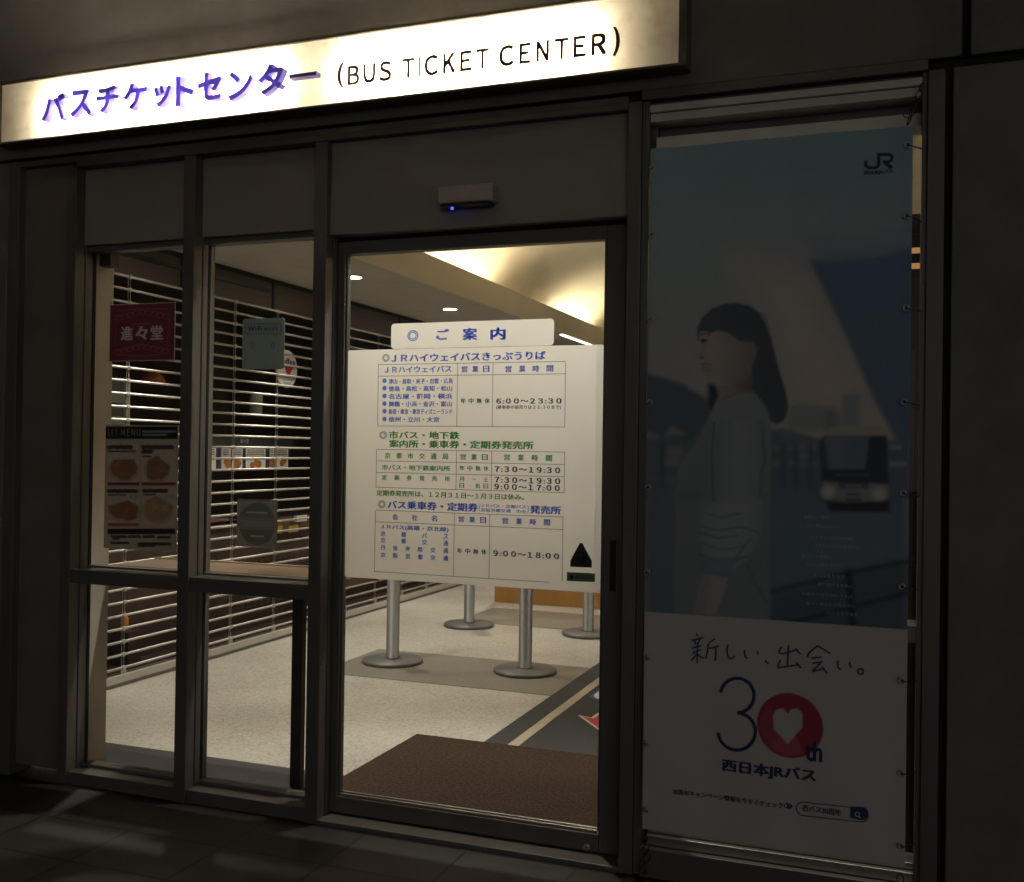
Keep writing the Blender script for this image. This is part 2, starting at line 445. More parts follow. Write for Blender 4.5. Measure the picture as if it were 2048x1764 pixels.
r1.color_ramp.elements[1].position = .45; r1.color_ramp.elements[1].color = (.57, .53, .465, 1)
e = r1.color_ramp.elements.new(.8); e.color = (.63, .59, .525, 1)
mx1 = n.new('ShaderNodeMixRGB'); mx1.blend_type = 'OVERLAY'; mx1.inputs[0].default_value = .45
mx2 = n.new('ShaderNodeMixRGB'); mx2.blend_type = 'OVERLAY'; mx2.inputs[0].default_value = .5
l.new(r1.outputs[0], mx1.inputs[1]); l.new(t2.outputs['Fac'], mx1.inputs[2])
l.new(mx1.outputs[0], mx2.inputs[1]); l.new(t1.outputs['Fac'], mx2.inputs[2]); l.new(mx2.outputs[0], b.inputs['Base Color'])
struct(MB().box(-8.5, RIGHTX+.2, .16, BACKY+.2, -.3, 0).build('floor', m))
struct(MB().box(-4.19, RIGHTX, .165, .54, .0005, .003).build('floor_border', M_tile))
M_band = mat('grey_inlay_and_shade', (.27, .245, .205), .4, 0, .22, 70)
struct(MB().box(-3.385, -1.846, 2.28, 3.10, .0005, .003).box(-3.36, -1.846, 4.42, 5.22, .0005, .003).build('floor_band_and_shade', M_band))  # rear rectangle puts the counter's shade and reflection into the floor colour
struct(MB().box(-1.846, 1.2, .545, 10.5, .0005, .004).build('floor_runner', M_run))
struct(MB().box(-1.722, -1.668, .545, 10.5, .0045, .007).build('floor_line', M_beige))

# --- ceilings
struct(MB().box(-4.30, SOFX, .16, BACKY, CEIL, CEIL+.05).build('low_ceiling', M_ceil))
so = MB().box(SOFX, SOFX+.03, .16, BACKY, CEIL, SOFT).build('ceiling_soffit', M_cream); struct(so)
vp = []
for i in range(15):
    a = math.radians(180-90*i/14)
    vp.append((-2.55+1.15*math.cos(a), 2.68+.72*math.sin(a)))
vp.append((RIGHTX, 3.40))
pr = [(x, z) for x, z in vp]+[(x, z+.06) for x, z in reversed(vp)]
vc = MB()
nn = len(pr); vs = [(x, .16, z) for x, z in pr]+[(x, BACKY, z) for x, z in pr]
k = len(vp)
fs = [(i, i+1, nn+i+1, nn+i) for i in range(k-1)]+[(k+i, k+i+1, nn+k+i+1, nn+k+i) for i in range(k-1)]
vc.add(vs, fs)
co = vc.build('upper_ceiling', M_cream, smooth=True); struct(co)

# --- interior walls
iw = thing('interior_wall', 'plain inner walls closing the lit ticket hall at the back and right', 'wall', (0, BACKY, 0))
MB().box(-8.6, RIGHTX+.3, BACKY, BACKY+.15, 0, 3.6).build('back_wall', M_cream, iw)
MB().box(RIGHTX, RIGHTX+.15, .16, BACKY, 0, 3.6).build('side_wall', M_jamb, iw)
pw = tag(MB().box(-4.45, -3.205, .125, .235, 0, 3.5).build('wall_pier', M_jamb), 'beige inner wall pier seen edge-on at the left end of the windows', 'wall')

# --- outer walls of the building
ow = thing('outer_wall', 'dark stone panel wall of the building around and above the shopfront', 'wall', (0, 0, 2.6))
def wallbox(x0, x1, z0, z1, y=.0): return MB().box(x0, x1, y, .30, z0, z1).build('wall_panel', M_wall, ow, .004)
wallbox(-6.5, .165, 2.606, 5.2); wallbox(.189, 3.2, 2.606, 5.2)
wallbox(.142, 3.2, 0.0, 2.574)
wallbox(-6.5, -3.565, 0.0, 2.594)
MB().box(-5.3, -4.7, -4.2, -.005, 0, 3.45).build('ambient_blocker', M_dark, ow, .004)  # added dark block, out of view, cutting ambient light from the left
MB().box(-6.5, 3.2, .03, .28, 2.5745, 2.6055).box(.1655, .1885, .031, .281, 2.61, 5.19).build('joint', M_joint, ow)
MB().box(-6.4, 3.1, .302, .34, 2.66, 3.7).build('backing', M_joint, ow)

cn = tag(MB().box(-6.5, 3.2, -3.2, -.003, 3.46, 3.60).build('added_bounce_canopy', mat('bounce_white', (.74, .72, .69), .7)), 'added pale flat canopy, out of view, bouncing sign light onto the shopfront', 'canopy')  # added out of view to bounce the sign's light onto the facade

# ================================================================== SHOPFRONT
GY = .115                                    # glass plane
sf = thing('shopfront', 'dark bronze aluminium window frames with two tall windows left of the sliding door', 'shopfront', (-2.2, 0, 0))
def mull(x0, x1, z1=2.546, right=True, z0=0.0):
    a = MB().box(x0, x1, 0, .052, z0, z1).box(x0, x1-.006, .052, .060, z0, z1).box(x0, x1, .060, .092, z0, z1).box(x0, x1-.010, .092, .15, z0, z1)
    return a.build('mullion', M_frame, sf, .0015)
mull(-3.247, -3.197); mull(-2.66, -2.606); mull(-2.066, -2.011); mull(-.861, -.815, 2.572)
# recessed blank panel at far left with its own posts
MB().box(-3.563, -3.503, 0, .12, .0, 2.594).build('mullion', M_frame, sf, .002)
part_label(MB().box(-3.502, -3.248, .035, .10, .042, 2.568).build('blank_panel', mat('brown_blank_panel', (.17, .155, .135), .55), sf), 'plain dark panel left of the windows')
# head trim under the sign
MB().box(-3.502, -.862, .004, .12, 2.570, 2.594).box(-3.196, -.862, -.004, .12, 2.5465, 2.5695).build('head_trim', M_frame, sf, .002)
MB().box(-.8145, .071, -.004, .12, 2.5725, 2.605).build('head_trim', M_frame, sf, .002)
for x0, x1 in ((-3.1965, -2.6605), (-2.6055, -2.0665)):
    MB().box(x0, x1, .050, .14, 2.231, 2.546).build('head_panel', M_panel, sf)
    MB().box(x0, x1, .075, .14, 2.208, 2.2305).build('head_bead', M_frame, sf, .002)
    MB().box(x0, x1, .006, .14, .827, .884).build('transom_rail', M_frame, sf, .002)
    MB().box(x0+.002, x1-.002, .095, .14, .8843, .892).build('glazing_bead', M_frame, sf, .001)
    MB().box(x0, x1, .006, .14, .0, .052).build('bottom_rail', M_frame, sf, .002)
    MB().box(x0+.002, x1-.002, .085, .14, .0523, .064).build('glazing_bead', M_frame, sf, .001)
    for z0, z1, tl in ((.0645, .8265, 'lower pane'), (.8925, 2.2075, 'upper pane')):
        MB().box(x0+.001, x1-.001, GY, GY+.006, z0, z1).build('glass_pane', M_glass, sf)
for x in (-3.1965, -2.6155, -2.0205):
    MB().box(x, x+.006, .101, .1148, .0645, .8265).box(x, x+.006, .101, .1148, .8925, 2.2075).build('gasket', M_frame_dk, sf)
# over the door: upper panel, operator case
MB().box(-2.0105, -.8615, .030, .14, 2.357, 2.546).build('head_panel', M_panel, sf)
MB().box(-2.0105, -.8615, .022, .14, 2.198, 2.3555).build('door_operator_case', M_panel, sf, .002)
MB().box(-2.0105, -.8615, .09, .145, 2.188, 2.1975).build('door_track', M_frame_dk, sf)
MB().box(-2.0105, -.8615, -.004, .15, .0, .018).build('threshold', M_frame, sf, .002)

# ---- sliding door leaf
dr = thing('sliding_door', 'closed automatic glass sliding door with bronze rails and the white notice on it', 'door', (-1.48, .1, .02))
DX0, DX1 = -2.0100, -.884
gx0, gx1 = P(692, 1000, .112)[0], P(1205, 1000, .112)[0]
MB().box(DX0, gx0-.006, .088, .135, .022, 2.184).box(gx0-.006, gx0, .100, .125, .095, 2.134).build('stile', M_frame, dr, .002)
MB().box(gx1+.009, DX1, .088, .135, .022, 2.184).box(gx1, gx1+.009, .098, .125, .095, 2.134).build('stile', M_frame, dr, .002)
MB().box(gx0-.0055, gx1+.0085, .086, .135, 2.136, 2.184).build('top_rail', M_frame, dr, .002)
MB().box(gx0-.0055, gx1+.0085, .086, .135, .022, .083).build('bottom_rail', M_frame, dr, .002)
MB().box(gx0, gx1, .094, .104, .0835, .0935).box(gx0, gx1, .120, .130, .0835, .0935).build('glazing_bead', M_steel, dr, .001)
MB().box(gx0+.0005, gx1-.0005, .1092, .1152, .094, 2.135).build('glass_pane', M_glass, dr)
hx0, hz1 = P(1221, 1080, .088); hx1, hz0 = P(1231, 1183, .088)
part_label(MB().box(hx0, hx1, .0835, .0878, hz0, hz1).build('finger_pull', M_black, dr, .001), 'black recessed finger pull on the right stile')
lx, lz = P(1174, 1693, .086)
lk = MB().tube((lx, .0855, lz), (lx, .079, lz), .0125, 24).tube((lx, .0792, lz), (lx, .0765, lz), .0085, 20).build('lock', M_steel, dr, .0008)
MB().box(lx-.0012, lx+.0012, .0752, .0764, lz-.005, lz+.005).build('keyhole', M_black, lk)
MB().box(DX1+.001, -.8615, .10, .14, .02, 2.187).build('brush_seal', M_frame_dk, dr)

# ---- door sensor
sx0, sz1 = P(883, 378, 0); sx1, sz0 = P(992, 404, 0)
M_sens = mat('sensor_grey', (.46, .44, .41), .5)
ds = thing('door_sensor', 'small grey box motion sensor with a blue light above the sliding door', 'sensor', ((sx0+sx1)/2, 0, sz0))
MB().prism([(sx0, sz0), (sx1, sz0), (sx1, sz1), (sx0, sz1)], -.035, .0215).build('housing', M_sens, ds, .006)
MB().box(sx0+.01, sx1-.01, -.0335, .015, sz0-.012, sz0-.0005).build('lens', M_black, ds, .004)
ex, ez = P(902, 413, -.03)
MB().lathe((ex, -.02, sz0-.0185), [(.001, -.003), (.005, 0), (.005, .006)], 12).build('indicator_light', M_led, ds)

# ---- illuminated sign
sb = thing('lightbox_sign', 'long glowing warm white lightbox sign with raised blue katakana and brown English words', 'sign', (-2.1, 0, 2.65))
FY = -.07
fx0, fx1, fz0, fz1 = -3.535, -.678, 2.655, 2.897
fb = MB()
fb.box(fx0-.02, fx1+.026, -.082, -.064, fz1, fz1+.012); fb.box(fx0-.02, fx1+.026, -.020, -.001, fz1, fz1+.012); fb.box(fx0-.02, fx1+.026, -.082, -.001, fz0-.010, fz0)
fb.box(fx0-.02, fx0, -.082, -.001, fz0, fz1); fb.box(fx1, fx1+.026, -.082, -.001, fz0, fz1)
fb.build('sign_frame', mat('dark_sign_frame', (.15, .13, .11), .5, .2), sb, .002)
MB().box(fx0+.001, fx1-.001, -.012, -.0015, fz0+.001, fz1-.001).build('sign_back', M_white, sb)
def facemat():
    m = bpy.data.materials.new('weathered_opal_acrylic'); m.use_nodes = True
    n, l = m.node_tree.nodes, m.node_tree.links
    b = n['Principled BSDF']; b.inputs['Roughness'].default_value = .35
    tc = n.new('ShaderNodeTexCoord'); tx = n.new('ShaderNodeTexNoise'); tx.inputs['Scale'].default_value = 14; tx.inputs['Detail'].default_value = 5
    l.new(tc.outputs['Object'], tx.inputs['Vector'])
    rp = n.new('ShaderNodeValToRGB'); rp.color_ramp.elements[0].position = .34; rp.color_ramp.elements[0].color = (.70, .65, .57, 1)
    rp.color_ramp.elements[1].position = .5; rp.color_ramp.elements[1].color = (.82, .79, .72, 1)
    l.new(tx.outputs['Fac'], rp.inputs['Fac']); l.new(rp.outputs[0], b.inputs['Base Color'])
    tr = n.new('ShaderNodeBsdfTranslucent'); l.new(rp.outputs[0], tr.inputs['Color'])
    mx = n.new('ShaderNodeMixShader'); mx.inputs[0].default_value = .8
    l.new(b.outputs[0], mx.inputs[1]); l.new(tr.outputs[0], mx.inputs[2]); l.new(mx.outputs[0], n['Material Output'].inputs['Surface'])
    return m
fm = facemat()
seam = P(672, 150, FY)[0]
for a, c in ((fx0, seam-.0008), (seam+.0008, fx1)):
    v = MB(); v.add([(a, FY, fz0), (c, FY, fz0), (c, FY, fz1), (a, FY, fz1)], [(0, 1, 2, 3)])
    v.build('face_panel', fm, sb)
for a, c in ((P(100, 220, FY)[0], P(560, 160, FY)[0]), (P(690, 150, FY)[0], P(1178, 90, FY)[0])):
    t = MB().tube((a, -.030, 2.755), (c, -.030, 2.755), .013, 14)
    t.build('fluorescent_tube', M_tube, sb)
# raised letters
LY = FY-.010
kat = 'バスチケットセンター'
lb = [(84, 139, 186, 248), (141, 191, 178, 240), (194, 245, 170, 232), (247, 302, 164, 226), (308, 350, 168, 220), (352, 396, 150, 218), (396, 452, 143, 208), (457, 513, 140, 206), (516, 575, 126, 196), (580, 641, 140, 164)]
for ch, (a, c, t_, b_) in zip(kat, lb):
    c -= 7; t_ += 2; b_ -= 7
    if ch == 'ー': t_, b_ = 146.5, 154.5
    xm = (a+c)/2
    x0, x1 = P(a, (t_+b_)/2, FY-.035)[0], P(c, (t_+b_)/2, FY-.035)[0]
    z1, z0 = P(xm, t_, FY-.035)[1], P(xm, b_, FY-.035)[1]
    mb = MB(); vs, fs = glyphs(ch, .032, .3, 4)
    mn, mx = vs.min(0), vs.max(0)
    kx, kz = (x1-x0)/(mx[0]-mn[0]), (z1-z0)/(mx[1]-mn[1])
    mb.add([(x0+(q[0]-mn[0])*kx, LY-.030*(q[2]+.3)/.6, z0+(q[1]-mn[1])*kz) for q in vs], fs)
    mb.build('letter', M_letter, sb)
mb = MB()
zt, zb_ = P(708, 131, FY)[1], P(708, 170, FY)[1]
for ch, a, c in (('B', 122, 193), ('U', 207, 280), ('S', 293, 367), ('T', 418, 495), ('I', 510, 523), ('C', 540, 622), ('K', 642, 717), ('E', 735, 805), ('T', 822, 900), ('C', 948, 1035), ('E', 1058, 1128), ('N', 1152, 1228), ('T', 1252, 1335), ('E', 1353, 1430), ('R', 1453, 1540)):
    yy_ = 412-(a-122)*.118
    X0, X1 = P(650+a/2.7307, yy_/2.7307, FY)[0], P(650+c/2.7307, yy_/2.7307, FY)[0]
    o_ = .0012 if ch in 'SC' else 0
    if ch == 'I': mb.box(X0+.0005, X1-.0005, FY-.0017, FY-.0015, zb_, zt); continue
    for n_, (dx, dz) in enumerate(((.0022, .0022), (-.0022, -.0022), (.0022, -.0022), (-.0022, .0022))): lay(mb, ch, X0+.004+dx, X1-.004+dx, zb_-o_+.002+dz, zt+o_-.002+dz, FY-.0015-n_*.0001, .003)
for ch, a, c, t_, b_ in (('(', 676, 687, 127, 177), (')', 1227, 1239, 55, 112)):
    lay(mb, ch, P(a, (t_+b_)/2, FY)[0], P(c, (t_+b_)/2, FY)[0], P(a, b_, FY)[1], P(a, t_, FY)[1], FY-.0015, .008)
mb.build('lettering', M_sign_txt, sb)

# ---- notices on the door glass
NY = .1088
nx0, nz1 = P(692, 700, NY); nx1, nz0 = P(1205, 1180, NY); nz0 = P(950, 1170, NY)[1]; nz1 = P(950, 695, NY)[1]
nb = thing('notice_sheet', 'large white notice sheet of blue and green timetables on the sliding door', 'notice', (nx0, NY, nz0))
pl_ = rrect(gx0+.002, gx1-.002, nz0, nz1, .008)
MB().add([(x, NY-.0020, z) for x, z in pl_], [tuple(range(len(pl_)))]).build('sheet', M_sheet, nb)
A = Board(680, 680, 3.7926, NY-.0022, NY-.0026)
B = Board(680, 980, 3.7926, NY-.0022, NY-.0026)
blue, pale, green, darkt, lines = Lines(), Lines(), Lines(), Lines(), MB()
A.text(pale, '◎', 322, 376, 136, 56)
A.text(blue, 'JRハイウェイバスきっぷうりば', 390, 1558, 127, 60, .012)
A.text(blue, 'JRハイウェイバス', 340, 845, 222, 48, .008)
for bo, y0 in ((A, 0),):
    bo.text(blue, '営業日', 922, 1133, 220, 46, .010, True); bo.text(blue, '営業時間', 1253, 1618, 218, 48, .010, True)
for tline, xr, yc in (('津山・鳥取・米子・出雲・広島', 855, 312), ('徳島・高松・高知・松山', 850, 368), ('名古屋・静岡・横浜', 850, 427), ('舞鶴・小浜・金沢・富山', 847, 485), ('新宿・東京・東京ディズニーランド', 852, 543), ('信州・立川・大宮', 752, 603)):
    A.text(blue, tline, 370, xr, yc, 40, .010); A.text(blue, '●', 322, 354, yc-3, 36)
A.text(darkt, '年中無休', 915, 1137, 461, 38, .012, True)
A.text(darkt, '6:00〜23:30', 1188, 1678, 463, 38, .02)
A.text(darkt, '(乗車券の前売りは22:30まで)', 1185, 1675, 511, 33, .004)
A.hline(lines, (293, 180), (1713, 170)); A.hline(lines, (290, 268), (1712, 264)); A.hline(lines, (285, 650), (1705, 662))
for a, c in (((293, 180), (285, 650)), ((893, 176), (887, 655)), ((1162, 174), (1155, 657)), ((1713, 170), (1705, 662))): A.vline(lines, a, c)
A.text(pale, '◎', 300, 356, 722, 56)
A.text(green, '市バス・地下鉄', 373, 905, 722, 56, .014); A.text(green, '案内所・乗車券・定期券発売所', 373, 1467, 793, 58, .014)
A.text(green, '京都市交通局', 340, 822, 880, 44, .010, True); A.text(green, '営業日', 912, 1122, 888, 44, .010, True); A.text(green, '営業時間', 1243, 1610, 893, 46, .010, True)
A.text(green, '市バス・地下鉄案内所', 318, 835, 970, 40, .008); A.text(green, '年中無休', 905, 1128, 973, 38, .010, True); A.text(darkt, '7:30〜19:30', 1175, 1668, 984, 42, .02)
A.text(green, '定期券発売所', 318, 835, 1048, 38, .010, True); A.text(green, '月〜土', 905, 1125, 1056, 36, .006, True); A.text(darkt, '7:30〜19:30', 1175, 1668, 1066, 42, .02)
A.text(green, '日・祝日', 905, 1125, 1106, 36, .006, True); A.text(darkt, '9:00〜17:00', 1172, 1665, 1118, 42, .02)
A.text(green, '定期券発売所は、12月31日〜1月3日は休み。', 278, 1395, 1176, 44, .010)
A.hline(lines, (280, 832), (1706, 848)); A.hline(lines, (278, 918), (1705, 943)); A.hline(lines, (275, 1007), (1700, 1034)); A.hline(lines, (272, 1118), (1700, 1157))
for a, c in (((280, 832), (272, 1118)), ((885, 838), (880, 1134)), ((1153, 842), (1147, 1142)), ((1706, 848), (1700, 1157))): A.vline(lines, a, c)
B.text(pale, '◎', 290, 345, 108, 58)
B.text(blue, 'バス乗車券・定期券', 362, 1045, 122, 62, .016); B.text(blue, '発売所', 1442, 1675, 151, 60, .016)
B.text(blue, 'JRバス・京都バス', 1070, 1410, 123, 26, .004); B.text(blue, '京阪京都交通　のみ', 1068, 1412, 157, 26, .004)
B.text(blue, '(', 1055, 1065, 136, 66); B.text(blue, ')', 1420, 1432, 146, 66)
B.text(blue, '会社名', 398, 738, 210, 44, .010, True); B.text(blue, '営業日', 898, 1108, 225, 44, .010, True); B.text(blue, '営業時間', 1230, 1595, 240, 46, .010, True)
B.text(blue, 'JRバス(高雄・京北線)', 308, 822, 291, 40, .008)
for tline, yc in (('京都バス', 342), ('京都交通', 392), ('丹後海陸交通', 449), ('京阪京都交通', 505)): B.text(blue, tline, 308, 822, yc, 38, .010, True)
B.text(darkt, '年中無休', 888, 1112, 465, 38, .012, True); B.text(darkt, '9:00〜18:00', 1165, 1660, 491, 42, .02)
B.hline(lines, (272, 157), (1692, 200)); B.hline(lines, (268, 243), (1690, 297)); B.hline(lines, (260, 620), (1585, 697))
for a, c in (((272, 157), (260, 620)), ((870, 175), (860, 652)), ((1138, 183), (1130, 668)), ((1692, 200), (1685, 690))): B.vline(lines, a, c)
for q, mm in ((blue, M_inkb), (pale, M_inkbl), (green, M_inkg), (darkt, M_inkk)): q.build('lettering', mm, nb)
lines.build('table_lines', M_inkk, nb)
# header strip
C = Board(640, 460, 3.3032, NY-.003, NY-.0036)
hxa, hxb = C.p(470, 690)[0], C.p(1546, 680)[0]; hza, hzb = C.p(1008, 774)[1], C.p(1008, 602)[1]
hd = thing('notice_header', 'smaller rounded white plate with blue information title above the big notice', 'notice', (hxa, NY, hza))
pl_ = rrect(hxa, hxb, hza, hzb, .014)
MB().add([(x, NY-.0030, z) for x, z in pl_], [tuple(range(len(pl_)))]).build('plate', M_plate, hd)
q = Lines(); C.text(q, '◎', 578, 650, 698, 72, .003); C.text(q, 'ご', 772, 850, 690, 68, .02); C.text(q, '案', 945, 1035, 688, 78, .02); C.text(q, '内', 1130, 1222, 685, 78, .02)
q.build('lettering', M_inkb, hd)
# small stickers on the notice
ws = thing('warning_sticker', 'small black triangular caution sticker low on the notice sheet', 'sticker', (B.p(1828, 580)[0], NY, B.p(1828, 580)[1]))
MB().prism([B.p(1748, 582), B.p(1910, 588), B.p(1911, 540), B.p(1838, 402), B.p(1820, 402), B.p(1748, 535)], NY-.0038, NY-.0024).build('film', mat('grey_film', (.10, .105, .10), .5, 0, .05, 9, 0, 60, None, .3, .5), ws)
W = Board(680, 980, 3.7926, NY-.0038, NY-.0042)
q = Lines(); W.text(q, '注意', 1785, 1872, 522, 40, .01, True); W.text(q, 'ヘ', 1800, 1860, 478, 24, .02); W.hline(q, (1760, 556), (1900, 559), .002); W.hline(q, (1765, 572), (1895, 575), .0015)
q.build('lettering', M_black, ws)
gs = thing('door_maker_sticker', 'small green rectangular sticker below the black triangle on the notice', 'sticker', (B.p(1828, 690)[0], NY, B.p(1828, 690)[1]))
MB().prism([B.p(1722, 690), B.p(1934, 698), B.p(1934, 632), B.p(1722, 622)], NY-.0038, NY-.0024).build('film', mat('green_film', (.26, .36, .24), .5, 0, .05, 9, 0, 60, None, .3, .4), gs)
q = Lines(); W.text(q, 'AUTODOOR', 1785, 1922, 664, 24, .01); W.text(q, '●', 1742, 1772, 660, 34); q.build('lettering', M_inkk, gs)

# ================================================================== STICKERS ON THE WINDOW PANES
V_print = vcmat('printed_card', .35, .13, .4)
V_banner = vcmat('printed_banner_cloth', .75, 0, .2, .25)
V_film = vcmat('printed_film', .35, .55, .4)
WY = .1135                                   # just outside the panes
D4 = Board(100, 450, 3.4133, WY, WY-.004)
D5 = Board(100, 800, 3.4133, WY, WY-.004)
# red shop card
x0, z1 = D4.p(413, 548); x1 = D4.p(860, 524)[0]; z1 = D4.p(636, 535)[1]; z0 = D4.p(634, 929)[1]
rc = thing('shop_card', 'dark red card with white brush style characters in the far left window', 'poster', (x0, WY, z0))
p = Print(x0, x1, z0, z1, .0022); p.fill((.20, .045, .052))
wd, ht = x1-x0, z1-z0
for k in (0, 1):
    for i in range(9):
        t = (i-4)/4.0; cx = (x0+x1)/2+t*wd*.36; cz = z0+ht*(.205+.60*k)+.010*math.cos(3*t)
        p.line([(cx+.022*math.cos(a)*(1-.05*a), cz+.013*math.sin(a)*(1-.05*a)) for a in np.linspace(0, 9, 22)], (.42, .20, .20), .0016, .002, .8)
    p.line([(x0+wd*(.12+.76*t), z0+ht*((.115 if k == 0 else .885)+(-.03 if k == 0 else .03)*math.sin(math.pi*t)**2)) for t in np.linspace(0, 1, 24)], (.42, .20, .20), .0022, .002, .8)
for xx in (x0+wd*.085, x1-wd*.085, x0+wd*.105, x1-wd*.105): p.line([(xx, z0+ht*.25), (xx, z1-ht*.25)], (.42, .2, .2), .0012, .002, .8)
for a, c in (((x0, z0), (x1, z0)), ((x1, z0), (x1, z1)), ((x1, z1), (x0, z1)), ((x0, z1), (x0, z0))): p.line([a, c], (.55, .50, .45), .007, .002)
p.build('card', V_print, WY-.003, rc)
q = Lines(); D4.text(q, '進々堂', 487, 775, 738, 92, .012, True); q.build('lettering', M_whitei, rc)
q = Lines(); D4.text(q, 'SHINSHINDO', 560, 695, 676, 13); q.build('lettering', mat('rose_ink', (.5, .3, .28), .5), rc)

# pale blue wireless sticker (its drawing is left out, the header and the wave marks stay)
x0, z0 = D4.p(1313, 985); x1 = D4.p(1599, 985)[0]; z0 = D4.p(1456, 985)[1]; z1 = D4.p(1456, 638)[1]
wf = thing('wireless_sticker', 'pale teal rounded wireless internet sticker in the second window', 'sticker', (x0, WY, z0))
MB().prism(rrect(x0, x1, z0, z1, .012), WY-.003, WY-.0006).build('film', mat('teal_film', (.36, .42, .40), .5, 0, .03, 9, 0, 60, None, .3, .45), wf)
q = Lines(); D4.text(q, 'wi-fi'.title(), 1356, 1448, 708, 30, .006); D4.text(q, 'つかえます', 1454, 1562, 710, 24, .006)
ba = [D4.p(1340, 744), D4.p(1580, 744), D4.p(1580, 676), D4.p(1340, 676)]
for a, c in zip(ba, ba[1:]+ba[:1]):
    d = Vector((c[0]-a[0], 0, c[1]-a[1])).normalized()*.001
    q.tube((a[0], WY-.0036, a[1]), (c[0], WY-.0036, c[1]), .0010, 6)
for sgn, cx in ((-1, 1412), (1, 1498)):
    for rr in (20, 36):
        pts = [D4.p(cx+sgn*rr*math.cos(a), 822+rr*math.sin(a)) for a in np.linspace(-.8, .8, 8)]
        for a, c in zip(pts[:-1], pts[1:]): q.tube((a[0], WY-.0036, a[1]), (c[0], WY-.0036, c[1]), .0011, 6)
q.build('lettering', M_inkk, wf)

# square sticker with blue disc
x0 = D5.p(1278, 840)[0]; x1 = D5.p(1552, 840)[0]; z0 = D5.p(1415, 1004)[1]; z1 = D5.p(1415, 678)[1]
rs_ = thing('round_badge_sticker', 'frosted square sticker with a teal disc low in the second window', 'sticker', (x0, WY, z0))
p = Print(x0, x1, z0, z1, .002); p.fill((.20, .185, .165))
cx, cz = D5.p(1416, 845); R_ = (x1-x0)*.455
p.blob(cx, cz, R_, R_, (.088, .105, .10), .05, 1, .012, 2)
p.line([(cx-R_*.9, cz+.002), (cx+R_*.9, cz+.002)], (.145, .14, .125), R_*.55, .004, .9)
for k, ww in ((.52, .55), (.08, .8), (-.08, .7), (-.58, .3)):
    rs = np.random.RandomState(int(k*100)+99); xx = cx-R_*ww
    while xx < cx+R_*ww:
        st = .004+.006*rs.rand(); p.line([(xx, cz+R_*k), (xx+st, cz+R_*k+.002*(rs.rand()-.5))], (.42, .45, .43) if abs(k) > .2 else (.14, .2, .24), .006, .003, .6); xx += st+.006
p.build('film', V_film, WY-.003, rs_)

# food menu poster
x0 = D5.p(377, 600)[0]; x1 = D5.p(873, 600)[0]; z0 = D5.p(625, 1024)[1]; z1 = D5.p(625, 172)[1]
mp_ = thing('menu_poster', 'cafe set menu poster with four bread photos low in the far left window', 'poster', (x0, WY, z0))
p = Print(x0, x1, z0, z1, .0022); p.fill((.44, .39, .31))
def q5(zx, zy): return D5.p(zx, zy)
def rect5(a, b_, c, d, col, soft=.002, al=1): p.poly([q5(a, b_), q5(c, b_), q5(c, d), q5(a, d)], col, soft, al)
rect5(377, 181, 873, 266, (.02, .02, .022))
for a, b_, c, d in ((396, 300, 612, 582), (630, 300, 862, 582), (396, 598, 612, 860), (630, 598, 862, 860)): rect5(a, b_, c, d, (.47, .43, .365))
rect5(397, 562, 613, 583, (.24, .03, .035)); rect5(630, 562, 862, 583, (.24, .03, .035)); rect5(397, 840, 614, 861, (.36, .10, .06)); rect5(397, 878, 858, 916, (.03, .03, .03))
def bread(cx, cy, rx, ry, col, seed):
    a = q5(cx, cy); ax = abs(q5(cx+rx, cy)[0]-a[0]); az = abs(q5(cx, cy+ry)[1]-a[1])
    p.blob(a[0], a[1]-az*.12, ax*1.12, az*1.06, (.30, .22, .15), .35, .7)
    p.blob(a[0], a[1], ax, az, col, .16, 1, .10, seed)
    rs = np.random.RandomState(seed)
    for _ in range(14):
        t = rs.rand()*6.28; rr = rs.rand()**.5*.7
        p.blob(a[0]+ax*rr*math.cos(t), a[1]+az*rr*math.sin(t), ax*(.12+.2*rs.rand()), az*(.10+.16*rs.rand()), [min(1, c*(.55+1.1*rs.rand())) for c in col], .7, .6, .2, seed+_)
bread(508, 470, 92, 70, (.26, .15, .085), 3); bread(735, 470, 78, 78, (.25, .13, .08), 5); bread(512, 755, 100, 62, (.26, .14, .08), 8); bread(740, 745, 92, 80, (.33, .23, .13), 11)
rs = np.random.RandomState(4)
for a, c, yy, hh in ((400, 560, 322, 16), (635, 840, 322, 16), (635, 700, 352, 16), (400, 590, 350, 6), (640, 690, 385, 6), (400, 600, 622, 15), (640, 800, 620, 15), (400, 520, 648, 5), (640, 720, 646, 5), (425, 520, 932, 11), (537, 620, 932, 11), (640, 712, 932, 11), (738, 822, 936, 10), (420, 540, 975, 10), (606, 825, 982, 12), (606, 720, 998, 6), (430, 480, 948, 6), (640, 860, 215, 8), (640, 800, 238, 8)):
    xx = a
    while xx < c:
        st = hh*(.4+.6*rs.rand()); col = (.05, .045, .04) if yy > 280 else (.25, .25, .24)
        p.line([q5(xx, yy+hh*.3*(rs.rand()-.5)), q5(min(c, xx+st), yy+hh*.3*(rs.rand()-.5))], col, hh*.0011, .0018, .8); xx += st*1.25
p.noise(.03, 3)
p.build('sheet', V_print, WY-.003, mp_)
q = Lines(); D5.text(q, 'SET', 398, 464, 224, 44, .0); D5.text(q, 'MENU', 490, 620, 222, 46, .0); q.build('lettering', mat('chalk_grey_ink', (.36, .35, .33), .6), mp_)
q = Lines(); D5.text(q, '¥290', 548, 606, 660, 24); D5.text(q, '¥340', 790, 850, 660, 24); q.build('lettering', M_inkk, mp_)

